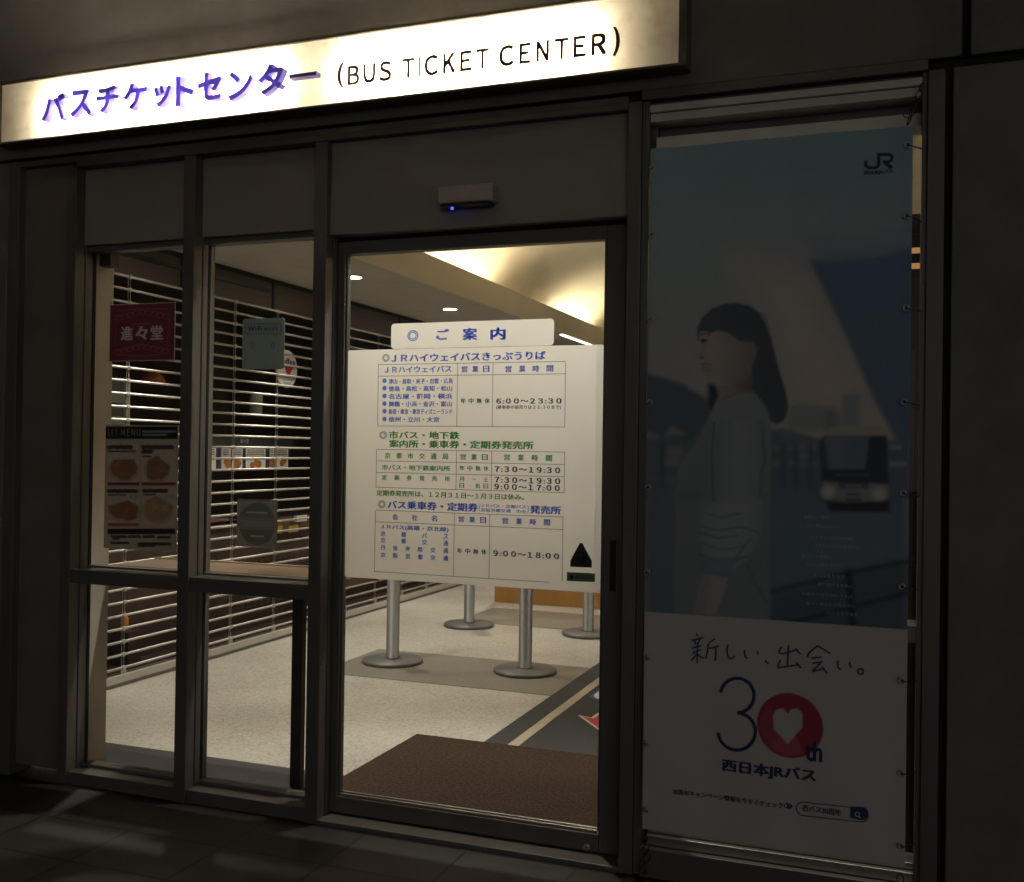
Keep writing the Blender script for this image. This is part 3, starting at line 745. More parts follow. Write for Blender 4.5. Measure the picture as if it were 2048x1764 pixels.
# ================================================================== DISPLAY WINDOW AND BANNER
dw = thing('display_window', 'bronze framed tall window mostly hidden behind the hanging banner', 'window', (-.37, 0, 0))
RX = .072
MB().box(RX, .120, 0, .15, 0, 2.572).build('post', M_frame, dw, .002)
MB().box(.1205, .1415, .02, .15, 0, 2.572).build('wall_gap', M_joint, dw)
MB().box(-.8145, -.790, .012, .062, .0, 2.572).box(-.8145, -.776, .070, .15, .0, 2.572).build('jamb', M_frame, dw, .002)
MB().box(.056, .0715, .012, .15, .0, 2.572).build('jamb', M_frame, dw, .002)
MB().box(-.7895, .0555, .006, .02, 2.532, 2.556).box(-.7895, .0555, .02, .12, 2.503, 2.531).box(-.7755, .0555, .05, .15, 2.42, 2.4605).build('top_rail', M_white, dw, .002)
MB().box(-.7895, .0555, .03, .15, 2.5315, 2.572).box(-.7755, .0555, .10, .15, 2.461, 2.502).build('head_rail', M_frame, dw, .002)
MB().box(-.7755, .0555, .012, .14, .832, .884).build('transom_rail', M_frame, dw, .002)
MB().box(-.7895, .0555, -.002, .15, .0, .095).build('bottom_rail', M_frame, dw, .002)
MB().box(-.7755, .0555, .03, .145, .0955, .128).box(-.7755, .0555, .055, .145, .129, .150).build('sill', M_steel, dw, .002)
for z0, z1 in ((.1505, .8315), (.8845, 2.4195)): MB().box(-.7755, .0555, GY, GY+.006, z0, z1).build('glass_pane', M_glass, dw)

BY = -.030
def yb(X, Z):
    return BY+.0045*np.sin(X*9+1.3)*np.cos(Z*2.1+.4)+.003*np.sin(X*23+Z*4)*(np.abs(Z-1.3)/1.2)
bx0 = (P(1298, 295, BY)[0]+P(1287, 1650, BY)[0])/2; bx1 = (P(1825, 260, BY)[0]+P(1811, 1733, BY)[0])/2
bz0 = (P(1294, 1659, BY)[1]+P(1811, 1735, BY)[1])/2; bz1 = (P(1298, 295, BY)[1]+P(1826, 254, BY)[1])/2
zs = (P(1286, 1221, BY)[1]+P(1814, 1261, BY)[1])/2
bn = thing('banner', 'tall hanging cloth banner with a long haired woman photograph above a white anniversary panel', 'banner', ((bx0+bx1)/2, BY, bz1))
pr_ = Print(bx0, bx1, bz0, bz1, .0031)
E3 = Board(1240, 540, 3.103, BY, 0); E4 = Board(1240, 1000, 2.309, BY, 0); E1 = Board(1250, 0, 2.566, BY, 0)
a3 = lambda *pts: [E3.p(*t) for t in pts]
a4 = lambda *pts: [E4.p(*t) for t in pts]
a1 = lambda *pts: [E1.p(*t) for t in pts]
# sky
t = np.clip((pr_.Z-1.2)/1.2, 0, 1)[..., None]; s_ = np.clip((pr_.X-bx0)/(bx1-bx0), 0, 1)[..., None]
top, mid = np.array((.22, .38, .45)), np.array((.46, .42, .39))
tt = np.clip(1.25*t-.15-.35*s_*(1-t), 0, 1)
pr_.C = mid*(1-tt)+top*tt
pr_.poly(a1((930, 1215), (1100, 1222), (1250, 1205), (1480, 1140), (1490, 1600), (1100, 1600)), (.16, .30, .42), .02, .45)
pr_.poly(a3((740, -60), (1190, 0), (1740, 1090), (1000, 1100), (960, 560)), (.54, .47, .41), .16, .75)
# far buildings and trees
pr_.poly(a3((1040, 850), (1120, 830), (1200, 835), (1330, 855), (1340, 1000), (1040, 1000)), (.24, .33, .35), .012, .7)
pr_.poly(a3((1380, 770), (1490, 770), (1490, 980), (1380, 980)), (.22, .32, .35), .008, .8)
pr_.poly(a3((1285, 880), (1330, 850), (1365, 900), (1370, 990), (1270, 990)), (.15, .24, .27), .01, .7)
for k in range(4): pr_.line(a3((1050, 860+k*32), (1280, 850+k*36)), (.16, .24, .27), .004, .004, .6)
# blue sail roof
pr_.poly(a1((945, 1330), (1100, 1345), (1250, 1330), (1500, 1268), (1500, 2100), (1440, 2320), (1410, 2290), (1280, 2060), (1130, 1720)), (.11, .19, .31), .007)
pr_.poly(a1((945, 1330), (1500, 1268), (1500, 1500), (1160, 1640)), (.10, .20, .34), .05, .6)
# street level
pr_.poly(a3((150, 1010), (520, 1010), (1000, 985), (1260, 1060), (1800, 1050), (1800, 1427), (150, 1427)), (.13, .19, .245), .014)
pr_.poly(a3((150, 635), (380, 700), (540, 800), (600, 870), (520, 1000), (420, 1065), (150, 1010)), (.10, .15, .20), .008)
pr_.poly(a3((545, 700), (605, 715), (615, 790), (580, 880), (550, 850)), (.03, .05, .07), .005)
pr_.poly(a3((1000, 980), (1280, 1060), (1280, 1090), (1000, 1060)), (.17, .22, .25), .006)
pr_.poly(a3((160, 1008), (240, 1020), (235, 1045), (160, 1040)), (.30, .32, .32), .006)
pr_.poly(a3((275, 1025), (320, 965), (420, 1025)), (.30, .32, .32), .006)
for cx, cy, ww, hh in ((340, 1130, 85, 60), (325, 1190, 90, 50), (1135, 1095, 70, 30), (1060, 1098, 40, 25), (1205, 1098, 40, 26), (970, 1100, 30, 22), (1140, 1150, 55, 38), (1135, 1208, 60, 26), (1070, 1200, 26, 30), (965, 1195, 30, 40), (1710, 1100, 55, 26), (1722, 1203, 95, 20), (1200, 1205, 30, 24)):
    pr_.poly(a3((cx-ww/2, cy-hh/2), (cx+ww/2, cy-hh/2), (cx+ww/2, cy+hh/2), (cx-ww/2, cy+hh/2)), (.27, .31, .32), .007, .75)
pr_.line(a3((150, 1297), (360, 1297)), (.25, .3, .32), .004); pr_.line(a3((265, 1080), (265, 1430)), (.05, .08, .11), .008); pr_.line(a3((330, 1300), (330, 1420)), (.25, .3, .32), .004)
for xx in (1010, 1090, 1180): pr_.line(a3((xx, 1080), (xx, 1380)), (.05, .09, .13), .008, .005, .7)
# road and railings
pr_.poly(a4((100, -60), (1335, -60), (1335, 640), (100, 640)), (.12, .19, .27), .05)
pr_.poly(a4((690, 60), (960, 20), (1335, 60), (1335, 290), (690, 420)), (.14, .22, .31), .06, .7)
pr_.poly(a4((690, 440), (1335, 280), (1335, 640), (690, 640)), (.07, .11, .14), .03, .75)
pr_.line(a4((690, 405), (1040, 318), (1335, 262)), (.13, .17, .20), .007); pr_.line(a4((690, 425), (1040, 338), (1335, 282)), (.02, .035, .05), .010)
pr_.line(a4((760, 555), (1335, 402)), (.11, .14, .16), .008); pr_.line(a4((760, 575), (1335, 425)), (.02, .035, .05), .010); pr_.line(a4((1055, 330), (1075, 600)), (.02, .035, .05), .018)
# the background of the picture is out of focus
for _ in range(6):
    c_ = np.pad(pr_.C, ((1, 1), (1, 1), (0, 0)), mode='edge')
    pr_.C = (c_[1:-1, 1:-1]+c_[:-2, 1:-1]+c_[2:, 1:-1]+c_[1:-1, :-2]+c_[1:-1, 2:])/5
# bus
EB = Board(1600, 800, 4.052, BY, 0); ab = lambda *pts: [EB.p(*t) for t in pts]
pr_.poly(ab((150, 330), (195, 290), (700, 285), (720, 660), (725, 910), (240, 905), (175, 790), (170, 560)), (.075, .10, .13), .008)
pr_.poly(ab((195, 288), (235, 232), (300, 214), (520, 208), (665, 214), (695, 290)), (.42, .39, .35), .007)
pr_.poly(ab((200, 292), (560, 292), (530, 560), (238, 560)), (.15, .215, .29), .006)
pr_.poly(ab((215, 300), (380, 300), (330, 555), (245, 555)), (.19, .25, .32), .03, .6)
pr_.poly(ab((562, 292), (700, 292), (715, 660), (520, 660), (535, 560)), (.05, .065, .085), .006)
pr_.poly(ab((178, 562), (530, 562), (715, 602), (715, 668), (300, 668), (186, 652)), (.055, .07, .09), .006)
pr_.line(ab((300, 605), (550, 605)), (.17, .19, .2), .006, .006, .7)
pr_.poly(ab((180, 656), (310, 672), (322, 716), (545, 716), (560, 676), (716, 682), (722, 792), (600, 822), (380, 832), (182, 800)), (.27, .29, .29), .007)
pr_.poly(ab((322, 676), (548, 676), (540, 712), (330, 712)), (.12, .14, .16), .005); pr_.line(ab((385, 695), (490, 695)), (.34, .34, .33), .006, .004, .8)
for cx, cy in ((228, 745), (642, 762)): pr_.blob(*EB.p(cx, cy), .020, .020, (.56, .53, .46), .9)
pr_.line(ab((388, 765), (478, 765)), (.06, .07, .08), .006); pr_.line(ab((385, 810), (482, 810)), (.10, .13, .17), .011)
pr_.poly(ab((232, 835), (720, 825), (725, 905), (240, 890)), (.035, .045, .055), .012)
for a_, b_ in (((735, 385), (808, 385)), ((740, 518), (850, 518))): pr_.line(ab(a_, b_), (.36, .37, .36), .012, .006, .8)
for _ in range(2):
    c_ = np.pad(pr_.C, ((1, 1), (1, 1), (0, 0)), mode='edge')
    pr_.C = (c_[1:-1, 1:-1]+c_[:-2, 1:-1]+c_[2:, 1:-1]+c_[1:-1, :-2]+c_[1:-1, 2:])/5
# woman: body
pr_.poly(a3((610, 800), (700, 765), (790, 755), (860, 785), (905, 850), (936, 960), (938, 1120), (932, 1260), (930, 1440), (345, 1440), (352, 1345), (368, 1240), (390, 1175), (440, 1115), (490, 1050), (520, 975), (560, 900)), (.25, .295, .32), .012)
pr_.poly(a4((252, -45), (693, -45), (690, 120), (686, 300), (692, 460), (690, 600), (252, 600), (250, 300), (262, 120)), (.20, .24, .265), .012)
pr_.shade(a4((372, -60), (655, -60), (655, 100), (640, 190), (605, 262), (560, 300), (505, 340), (400, 335), (378, 200), (365, 120)), (.29, .34, .365), (.19, .235, .265), .014, 1, lambda u: np.sin(np.pi*np.clip(u*.9, 0, 1))*-.55+.5)
pr_.shade(a3((575, 1440), (572, 1180), (590, 1010), (640, 900), (720, 830), (810, 815), (870, 860), (905, 980), (920, 1180), (905, 1440)), (.19, .235, .265), (.27, .325, .355), .016, .9, lambda u: np.sin(np.pi*u))
pr_.poly(a3((345, 1440), (365, 1240), (440, 1115), (560, 900), (585, 960), (572, 1180), (580, 1440)), (.15, .20, .235), .035, .5)
pr_.line(a3((585, 950), (570, 1150), (580, 1430)), (.10, .16, .21), .007, .006, .8)
pr_.line(a3((880, 1000), (900, 1180), (875, 1260), (870, 1400)), (.12, .18, .24), .008, .008, .7)
for seg in (((395, 60), (470, 80), (560, 60)), ((365, 120), (450, 140), (560, 125), (640, 150)), ((365, 150), (450, 175), (540, 165)), ((380, 200), (470, 230), (570, 215)), ((370, 250), (430, 275), (500, 275), (590, 262)), ((600, 180), (560, 230), (520, 290)), ((590, 300), (620, 380), (680, 480))):
    pr_.line(a4(*seg), (.10, .17, .22), .006, .008, .7)
pr_.poly(a4((375, 270), (590, 262), (530, 300), (505, 360), (385, 345)), (.15, .24, .31), .012, .8)
# forearm
pr_.poly(a4((384, 342), (500, 358), (478, 440), (442, 532), (346, 524), (356, 440)), (.36, .33, .32), .007)
pr_.poly(a4((384, 342), (420, 350), (395, 530), (346, 524), (356, 440)), (.27, .26, .26), .02, .6)
# neck and face
EH = Board(1370, 590, 4.052, BY, 0); ah = lambda *pts: [EH.p(*t) for t in pts]
pr_.poly(ah((235, 700), (600, 560), (620, 840), (420, 830), (290, 860), (278, 790)), (.27, .25, .24), .012)
pr_.shade(ah((240, 700), (560, 620), (560, 800), (420, 815), (290, 850), (280, 790)), (.33, .30, .285), (.17, .17, .175), .012, .9)
pr_.poly(ah((185, 1013), (245, 905), (285, 872), (420, 806), (500, 786), (590, 806), (655, 890), (700, 1013)), (.25, .30, .33), .014)
pr_.shade(ah((128, 280), (600, 300), (600, 500), (560, 620), (500, 690), (400, 740), (270, 735), (240, 714), (188, 692), (160, 652), (142, 612), (147, 582), (132, 560), (136, 536), (114, 522), (104, 484), (126, 412), (120, 362), (118, 320)), (.40, .355, .33), (.22, .205, .20), .008, 1, lambda u: np.clip(u*1.25-.25, 0, 1)**1.3)
pr_.blob(*EH.p(230, 470), .030, .034, (.45, .40, .365), 1.2, .7); pr_.blob(*EH.p(280, 545), .024, .018, (.42, .335, .31), 1.3, .45)
pr_.blob(*EH.p(150, 372), .0085, .0065, (.07, .07, .08), .8, .95); pr_.line(ah((120, 366), (150, 356), (182, 368)), (.07, .07, .08), .004, .005, .9)
pr_.line(ah((118, 392), (150, 396), (176, 388)), (.24, .215, .205), .004, .007, .7); pr_.line(ah((130, 322), (165, 314), (205, 322)), (.13, .125, .13), .005, .006, .8)
pr_.line(ah((168, 400), (150, 450), (128, 500)), (.30, .265, .25), .008, .014, .7); pr_.blob(*EH.p(138, 512), .008, .0045, (.22, .19, .18), .9, .8)
pr_.line(ah((137, 562), (165, 556), (215, 566)), (.17, .12, .12), .0045, .006, .95); pr_.blob(*EH.p(172, 580), .014, .006, (.33, .23, .22), 1, .7); pr_.blob(*EH.p(185, 610), .018, .005, (.27, .245, .235), 1, .6)
pr_.blob(*EH.p(560, 440), .010, .022, (.30, .27, .255), .6, .8)
# hair
pr_.poly(ah((96, 335), (100, 270), (140, 180), (220, 105), (330, 68), (420, 60), (520, 84), (600, 140), (650, 220), (690, 340), (730, 500), (780, 660), (820, 790), (834, 900), (826, 965), (800, 1020), (740, 1050), (690, 1020), (655, 905), (600, 832), (545, 765), (548, 650), (545, 575), (580, 500), (596, 430), (560, 376), (500, 380), (440, 372), (400, 342), (340, 302), (270, 286), (205, 308), (150, 292), (128, 296), (118, 326), (108, 365)), (.085, .11, .14), .010)
for k in range(40):
    pr_.line(ah((420+6*k, 75+2.2*k), (560+4.5*k, 330+4*k), (585+5*k, 620+5*k), (660+4*k, 930)), (.12, .15, .185) if k % 4 == 0 else (.06, .08, .105), .003, .007, .22)
for k in range(14):
    pr_.line(ah((400-10*k, 75+4*k), (270-8*k, 170), (350-18*k, 300)), (.12, .15, .18) if k % 2 else (.06, .08, .1), .003, .006, .3)
g_ = pr_.C.mean(2, keepdims=True); pr_.C = np.clip((g_+(pr_.C-g_)*.80)*1.22+.012, 0, 1); pr_.noise(.016, 5, 1)
# white lower panel
C_ = pr_.C; lower = np.clip((zs-pr_.Z)/.003+.5, 0, 1)[..., None]
pr_.C = C_*(1-lower)+np.array((.60, .57, .54))*lower
# red disc with the pale folded heart
rc_ = E4.p(784, 1042); rr = abs(E4.p(937, 1042)[0]-E4.p(630, 1042)[0])/2
pr_.blob(*rc_, rr, rr, (.40, .05, .09), .02)
pr_.poly([rc_, (rc_[0]+rr*.45, rc_[1]-rr*.80), (rc_[0]-rr*.1, rc_[1]-rr*.985), (rc_[0]-rr*.62, rc_[1]-rr*.72)], (.50, .12, .15), .004)
pr_.poly([rc_, (rc_[0]-rr*.62, rc_[1]-rr*.74), (rc_[0]-rr*.985, rc_[1]-rr*.1), (rc_[0]-rr*.7, rc_[1]+rr*.65)], (.45, .08, .11), .004)
pr_.poly(a4((775, 990), (752, 962), (722, 968), (707, 996), (710, 1058), (775, 1128), (842, 1050), (842, 985), (818, 962), (790, 968)), (.60, .57, .54), .004)
pr_.build('cloth', V_banner, 0.0, bn, yb, .0015)
# lettering on the banner
TY = -.0022
navy, hand, small, logo = Lines(), MB(), Lines(), Lines()
F4 = Board(1240, 1000, 2.309, BY, TY, yb); F1 = Board(1250, 0, 2.566, BY, TY, yb)
def stroke(mb, pts, wd):
    pts = [Vector((x, z)) for x, z in pts]; L, R2 = [], []
    for i, a in enumerate(pts):
        d = (pts[min(i+1, len(pts)-1)]-pts[max(i-1, 0)]).normalized(); nrm = Vector((-d.y, d.x))*wd/2
        L.append(a+nrm); R2.append(a-nrm)
    vs = [(p_.x, yb(p_.x, p_.y)+TY, p_.y) for p_ in L]+[(p_.x, yb(p_.x, p_.y)+TY, p_.y) for p_ in R2]
    k = len(pts); mb.add(vs, [(i, i+1, k+i+1, k+i) for i in range(k-1)])
def arc4(cx, cy, rx, ry, a0, a1_, n=26): return [E4.p(cx+rx*math.cos(math.radians(t)), cy+ry*math.sin(math.radians(t))) for t in np.linspace(a0, a1_, n)]
stroke(navy, arc4(542, 902, 78, 80, 190, 450), .0105); stroke(navy, arc4(540, 1068, 86, 86, 272, 536), .0105)
F4.text(navy, 'th', 857, 932, 1160, 92, .012)
F4.text(navy, '西日本JRバス', 472, 902, 1252, 66, .030)
H1, H2 = Board(1370, 1255, 5.88, BY, 0), Board(1540, 1275, 5.88, BY, 0)
def smooth(pts):
    if len(pts) < 3: return pts
    for _ in range(2):
        q_ = [pts[0]]
        for a, c in zip(pts[:-1], pts[1:]): q_ += [(a[0]*.75+c[0]*.25, a[1]*.75+c[1]*.25), (a[0]*.25+c[0]*.75, a[1]*.25+c[1]*.75)]
        pts = q_+[pts[-1]]
    return pts
for hb, pts in ([(H1, q_) for q_ in ([(135, 72), (155, 100)], [(80, 150), (220, 115)], [(115, 150), (128, 195)], [(180, 130), (150, 195)], [(80, 245), (195, 208)], [(90, 298), (192, 262)], [(148, 195), (142, 415)], [(140, 310), (75, 390)], [(150, 315), (218, 368)], [(355, 130), (275, 185), (272, 250), (245, 368)], [(285, 245), (405, 215)], [(360, 235), (368, 300), (355, 392)], [(508, 198), (492, 270), (510, 350), (550, 372), (590, 330)], [(700, 262), (706, 345), (738, 358)], [(850, 268), (860, 320)], [(942, 385), (980, 428)])]
              + [(H2, q_) for q_ in ([(135, 112), (102, 175), (128, 200), (300, 150)], [(300, 128), (362, 202)], [(218, 90), (205, 330)], [(122, 268), (85, 352), (118, 352), (320, 325)], [(305, 290), (368, 362)], [(560, 95), (450, 185), (443, 230)], [(560, 95), (715, 190)], [(490, 243), (610, 228)], [(498, 300), (620, 285)], [(600, 292), (500, 398)], [(500, 400), (612, 370)], [(610, 340), (675, 422)], [(800, 268), (796, 345), (830, 376)], [(932, 285), (955, 355)], [(1068+32*math.cos(t), 398+34*math.sin(t)) for t in np.linspace(0, 6.3, 14)])]):
    stroke(hand, [hb.p(*t) for t in smooth(pts)], .0050)
hand2 = Lines()
F4.text(hand2, '30周年キャンペーン情報を今すぐチェック!', 243, 762, 1378, 27, .004); F4.text(hand2, '»', 766, 796, 1412, 24, .01)
F4.text(hand2, '西バス30周年', 843, 1022, 1432, 32, .004)
def pill(x0, x1, yc, hh, slope, n=12):
    pts = []
    for sx, cx, a0 in ((1, x1-hh/2, -90), (-1, x0+hh/2, 90)):
        for i in range(n+1):
            a = math.radians(a0+180*i/n); X = cx+hh/2*math.cos(a); pts.append(E4.p(X, yc+slope*(X-(x0+x1)/2)+hh/2*math.sin(a)))
    return pts
pp = pill(816, 1146, 1440, 62, .105); stroke(navy, pp+pp[:2], .0028)
dk = [E4.p(1064, 1414), E4.p(1064, 1466)]+[E4.p(1116+31*math.cos(math.radians(a)), 1446+31*math.sin(math.radians(a))) for a in np.linspace(90, -90, 14)]
k0 = len(navy.v); navy.add([(x, float(yb(x, z))+TY-.0003, z) for x, z in dk], [tuple(range(len(dk)))])
mg = arc4(1096, 1449, 10, 10, 0, 360)
glass_icon = MB(); TY0 = TY; TY = -.0030
stroke(glass_icon, mg, .0022); stroke(glass_icon, [E4.p(1103, 1457), E4.p(1112, 1468)], .0028); TY = TY0
for tline, xl, xr, yc in (('移動の、先の', 850, 965, 80), ('まだ見ぬ出会いへ', 862, 1026, 122), ('バスならではの快適!', 875, 1078, 175), ('バスならではの繋がりで', 895, 1108, 213), ('あなたの笑顔と', 840, 982, 260), ('ともに進んでいく', 862, 1024, 299), ('そんな私たちで', 895, 1038, 352), ('あり続けるために', 915, 1076, 393), ('30周年の西日本JRバスは', 838, 1074, 440), ('もっとあなたの知らない', 862, 1086, 482), ('バスならではを', 955, 1098, 524)):
    F4.text(small, tline, xl, xr, yc, 17)
# company mark at the top: two joined block letters built from bars
def bar1(pts, wd): stroke(logo, [E1.p(*t) for t in pts], wd)
bar1(((1302, 786), (1302, 845), (1296, 856), (1284, 860), (1250, 860), (1236, 852), (1235, 824)), .0092)
bar1(((1298, 792), (1355, 792), (1368, 798), (1371, 810), (1366, 824), (1352, 830), (1322, 830)), .0092)
bar1(((1334, 830), (1370, 862)), .0098)
F1.text(logo, '西日本JRバス', 1226, 1376, 884, 22, .012)
navy.build('lettering', M_navy, bn); hand.build('lettering', mat('blue_pen_ink', (.035, .05, .14), .6), bn); hand2.build('lettering', MATS['blue_pen_ink'], bn); small.build('lettering', M_greyi, bn); logo.build('lettering', M_navy, bn); glass_icon.build('search_icon', M_whitei, bn)
# eyelets and ties along both edges
gl_ = [(1305, 338), (1305, 469), (1302, 638), (1300, 806), (1297, 975), (1295, 1145), (1293, 1314), (1291, 1487), (1290, 1620)]
gr_ = [(1815, 291), (1813, 432), (1812, 617), (1808, 804), (1806, 986), (1804, 1173), (1803, 1360), (1802, 1546), (1801, 1692)]
rx90 = Matrix.Rotation(math.pi/2, 3, 'X')
g0 = t0 = None
for side, lst in ((-1, gl_), (1, gr_)):
    for px, py in lst:
        x, z = P(px, py, BY); y = float(yb(x, z))-.003
        if g0 is None:
            g0 = MB().torus((0, 0, 0), .0080, .0032, rx90).build('eyelet', M_steel, bn, smooth=True); go = g0
        else:
            go = g0.copy(); COL.objects.link(go); go.parent = bn
        go.matrix_parent_inverse = bn.matrix_basis.inverted(); go.location = (x, y, z)
        xe = -.795 if side < 0 else .060
        tb = MB().tube((x, y-.002, z), (x+side*.008, y-.004, z-.002), .0018, 8).tube((x+side*.008, y-.004, z-.002), (xe, .018, z-.008+.006*math.sin(py)), .0018, 8)
        tb.build('tie', M_black, bn)

# ---- chains holding the banner corners
def chain(name, label, pts, R=.0105, r=.0024):
    mb = MB(); pts = [Vector(p_) for p_ in pts]; i = 0
    for a, c in zip(pts[:-1], pts[1:]):
        d = c-a; n_ = max(1, int(d.length/(R*2.5))); q_ = d.to_track_quat('X', 'Z').to_matrix()
        for k in range(n_):
            rot = q_ @ Matrix.Rotation(math.pi/2*(i % 2), 3, 'X')
            mb.torus(a+d*((k+.5)/n_), R*1.3, r, rot, .62, 16, 6); i += 1
    o = mb.build('links', M_chain, smooth=True); o.name = name
    return tag(o, label, 'chain', 'chains tying the banner corners')
p1 = P(1815, 250, BY); p2 = P(1846, 165, 0)
chain('banner_chain', 'short chain with a ring from the top right banner corner up to the frame', [(p1[0], BY, p1[1]), (p2[0], -.004, p2[1])])
MB().torus((P(1815, 232, BY)[0], BY-.002, P(1815, 228, BY)[1]), .012, .0018, rx90).build('ring', M_chain, bpy.data.objects['banner_chain'], smooth=True)
p1 = P(1292, 1668, BY); p2 = P(1284, 1752, 0)
chain('banner_chain', 'doubled slack chain hanging from the bottom left banner corner', [(p1[0], BY, p1[1]), (p1[0]-.006, -.026, p1[1]-.04), (p2[0], -.018, .028), (p2[0]+.012, -.012, .02), (p1[0]+.008, -.010, p1[1]-.035)], .0120, .0027)
p1 = P(1800, 1738, BY)
chain('banner_chain', 'short chain ring below the bottom right banner corner', [(p1[0], BY, p1[1]-.002), (p1[0]+.002, -.020, p1[1]-.06)], .0120, .0027)

# ================================================================== INSIDE THE TICKET HALL
# pipe grille shutter along the cafe
sh = thing('grille_shutter', 'closed pipe grille shutter of thin horizontal bars across the dark cafe front', 'shutter', (SHX, 5, 0))
Y0, Y1 = .27, 10.2
zs_ = [.102+.0760*i for i in range(31)]
mb = MB()
for z in zs_: mb.tube((SHX, Y0, z), (SHX, Y1, z), .0080, 10)
mb.build('bars', M_pipe, sh, smooth=True)
mb = MB()
ys_ = [1.515+.5175*i for i in range(-2, 17)]
for y in ys_:
    for i in range(len(zs_)-1):
        mb.box(SHX-.004, SHX-.001, y-.011, y-.008, zs_[i]+.010, zs_[i+1]-.010).box(SHX-.004, SHX-.001, y+.008, y+.011, zs_[i]+.010, zs_[i+1]-.010)
    for z in zs_: mb.tube((SHX, y-.013, z), (SHX, y+.013, z), .0130, 10)
    mb.box(SHX-.006, SHX+.006, y-.022, y+.022, .066, .096)
mb.build('links', M_pipe, sh)
MB().box(SHX-.05, SHX+.012, Y0, Y1, .018, .066).build('bottom_bar', M_bar, sh, .004)
MB().box(SHX-.05, SHX+.016, Y0, Y1, .0035, .0175).build('floor_track', M_frame, sh, .001)
MB().box(SHX-.04, SHX+.03, Y1+.001, Y1+.06, 0, CEIL-.005).build('guide_rail', M_frame, sh)
tag(MB().box(-4.36, -4.275, .24, 10.9, 2.398, CEIL-.001).build('shutter_fascia', M_fascia), 'brown wood grained fascia board above the grille shutter', 'fascia')
MB().box(-4.2745, -4.262, .24, 3.02, 2.512, 2.536).build('trim_strip', M_black, bpy.data.objects['shutter_fascia'])
fa = MB()
for y in (2.05, 3.07, 4.1, 5.1): fa.box(-4.2745, -4.268, y-.014, y+.014, 2.40, 2.61)
fa.box(-4.2745, -4.268, 1.6, 10.8, 2.589, 2.6185)
fa.build('dark_strip', M_joint, bpy.data.objects['shutter_fascia'])  # dark strips standing on the fascia and along its top

# wooden ledge behind the windows
lg = thing('window_shelf', 'brown wooden window shelf on a dark post just behind the two windows', 'shelf', (-2.31, .31, .84))
MB().box(-3.2045, -2.05, .236, .530, .846, .880).build('board', M_wood, lg, .003)
MB().box(-3.2045, -2.05, .5305, .542, .840, .886).build('edge_lip', mat('pale_wood_edge', (.52, .38, .22), .5, 0, .1), lg, .002)
MB().box(-2.333, -2.283, .3185, .35, .003, .8455).build('leg', mat('dark_leg_paint', (.05, .045, .038), .6), lg, .002)

# dark box on the inner jamb
bx, bz = P(150, 536, .15); bx2, bz2 = P(223, 497, .15)
cb = thing('corner_camera', 'dark maroon box with a round lens in the top left window corner', 'camera', ((bx+bx2)/2, .15, bz))
MB().box(-3.2035, bx2, .145, .20, bz, bz2).build('housing', mat('maroon_plastic', (.035, .014, .016), .5), cb, .003)
MB().tube((bx2-.028, .1445, (bz+bz2)/2+.004), (bx2-.028, .141, (bz+bz2)/2+.004), .016, 24).build('lens', mat('smoked_lens', (.06, .035, .04), .25), cb)

# stanchions
st_spots = [(-3.093, 2.737, 'grey belt stanchion nearest the grille shutter in the front pair'), (-2.196, 2.807, 'grey belt stanchion in the front pair beside the dark floor runner'),
            (-3.186, 4.251, 'grey belt stanchion in the rear pair nearest the shutter'), (-2.208, 4.267, 'grey belt stanchion in the rear pair before the orange counter')]
st0 = thing('stanchion', st_spots[0][2], 'stanchion', (0, 0, 0), 'grey stanchions standing on the terrazzo floor')
MB().lathe((0, 0, .004), [(.196, 0), (.200, .004), (.200, .016), (.192, .023), (.06, .028), (.050, .030)], 56).build('base', M_stan, st0, smooth=True)
MB().lathe((0, 0, .034), [(.050, 0), (.050, .006), (.0425, .007), (.0425, .80)], 32).build('post', M_stan, st0, smooth=True)
MB().lathe((0, 0, .835), [(.044, 0), (.046, .004), (.046, .06), (.038, .068)], 32).build('belt_head', M_black, st0, smooth=True)
for i, (x, y, lab) in enumerate(st_spots):
    o = st0
    if i:
        o = st0.copy(); COL.objects.link(o)
        for ch in list(st0.children):
            c = ch.copy(); COL.objects.link(c); c.parent = o; c.matrix_parent_inverse = ch.matrix_parent_inverse.copy()
    o.location = (x, y, 0); o['label'] = lab

# counter, mat, floor graphics
ct = thing('service_counter', 'orange brown panelled service counter at the far end of the hall', 'counter', (-2.4, 5.9, 0))
MB().box(-3.484, -1.2, 5.56, 6.3, .0, .96).build('front_panel', M_orange, ct, .003)
MB().box(-3.51, -1.17, 5.52, 6.33, .961, 1.0).build('worktop', M_white, ct, .003)
dm = MB().box(-2.189, -.60, .163, 1.222, .0042, .013).build('door_mat', M_mat, bevel=.004)
tag(dm, 'dark brown ribbed door mat on the floor right behind the sliding door', 'mat')
ra = thing('floor_arrow', 'red arrow sticker with pale outline on the dark floor runner', 'floor sticker', (-1.3, 1.8, .004))
def arrow(g):
    return [(-1.27, 1.52-g), (-1.548-g*1.6, 1.888+g), (-1.479-g, 1.868+g), (-1.462-g, 2.16+g), (-1.078+g, 2.16+g), (-1.061+g, 1.868+g), (-.992+g*1.6, 1.888+g)]
MB().flat(arrow(.018), .0046, .0062).build('outline', M_whitei, ra); MB().flat(arrow(0), .0066, .0076).build('arrow', M_redf, ra)
fb_ = thing('floor_sign', 'white rounded floor sticker with a blue outline beyond the red arrow', 'floor sticker', (-1.25, 2.45, .004))
MB().flat(rrect(-1.64, -.86, 2.26, 2.66, .12), .0046, .0060).build('outline', mat('blue_film', (.06, .07, .28), .6), fb_); MB().flat(rrect(-1.622, -.878, 2.277, 2.643, .108), .0064, .0074).build('panel', M_whitei, fb_)
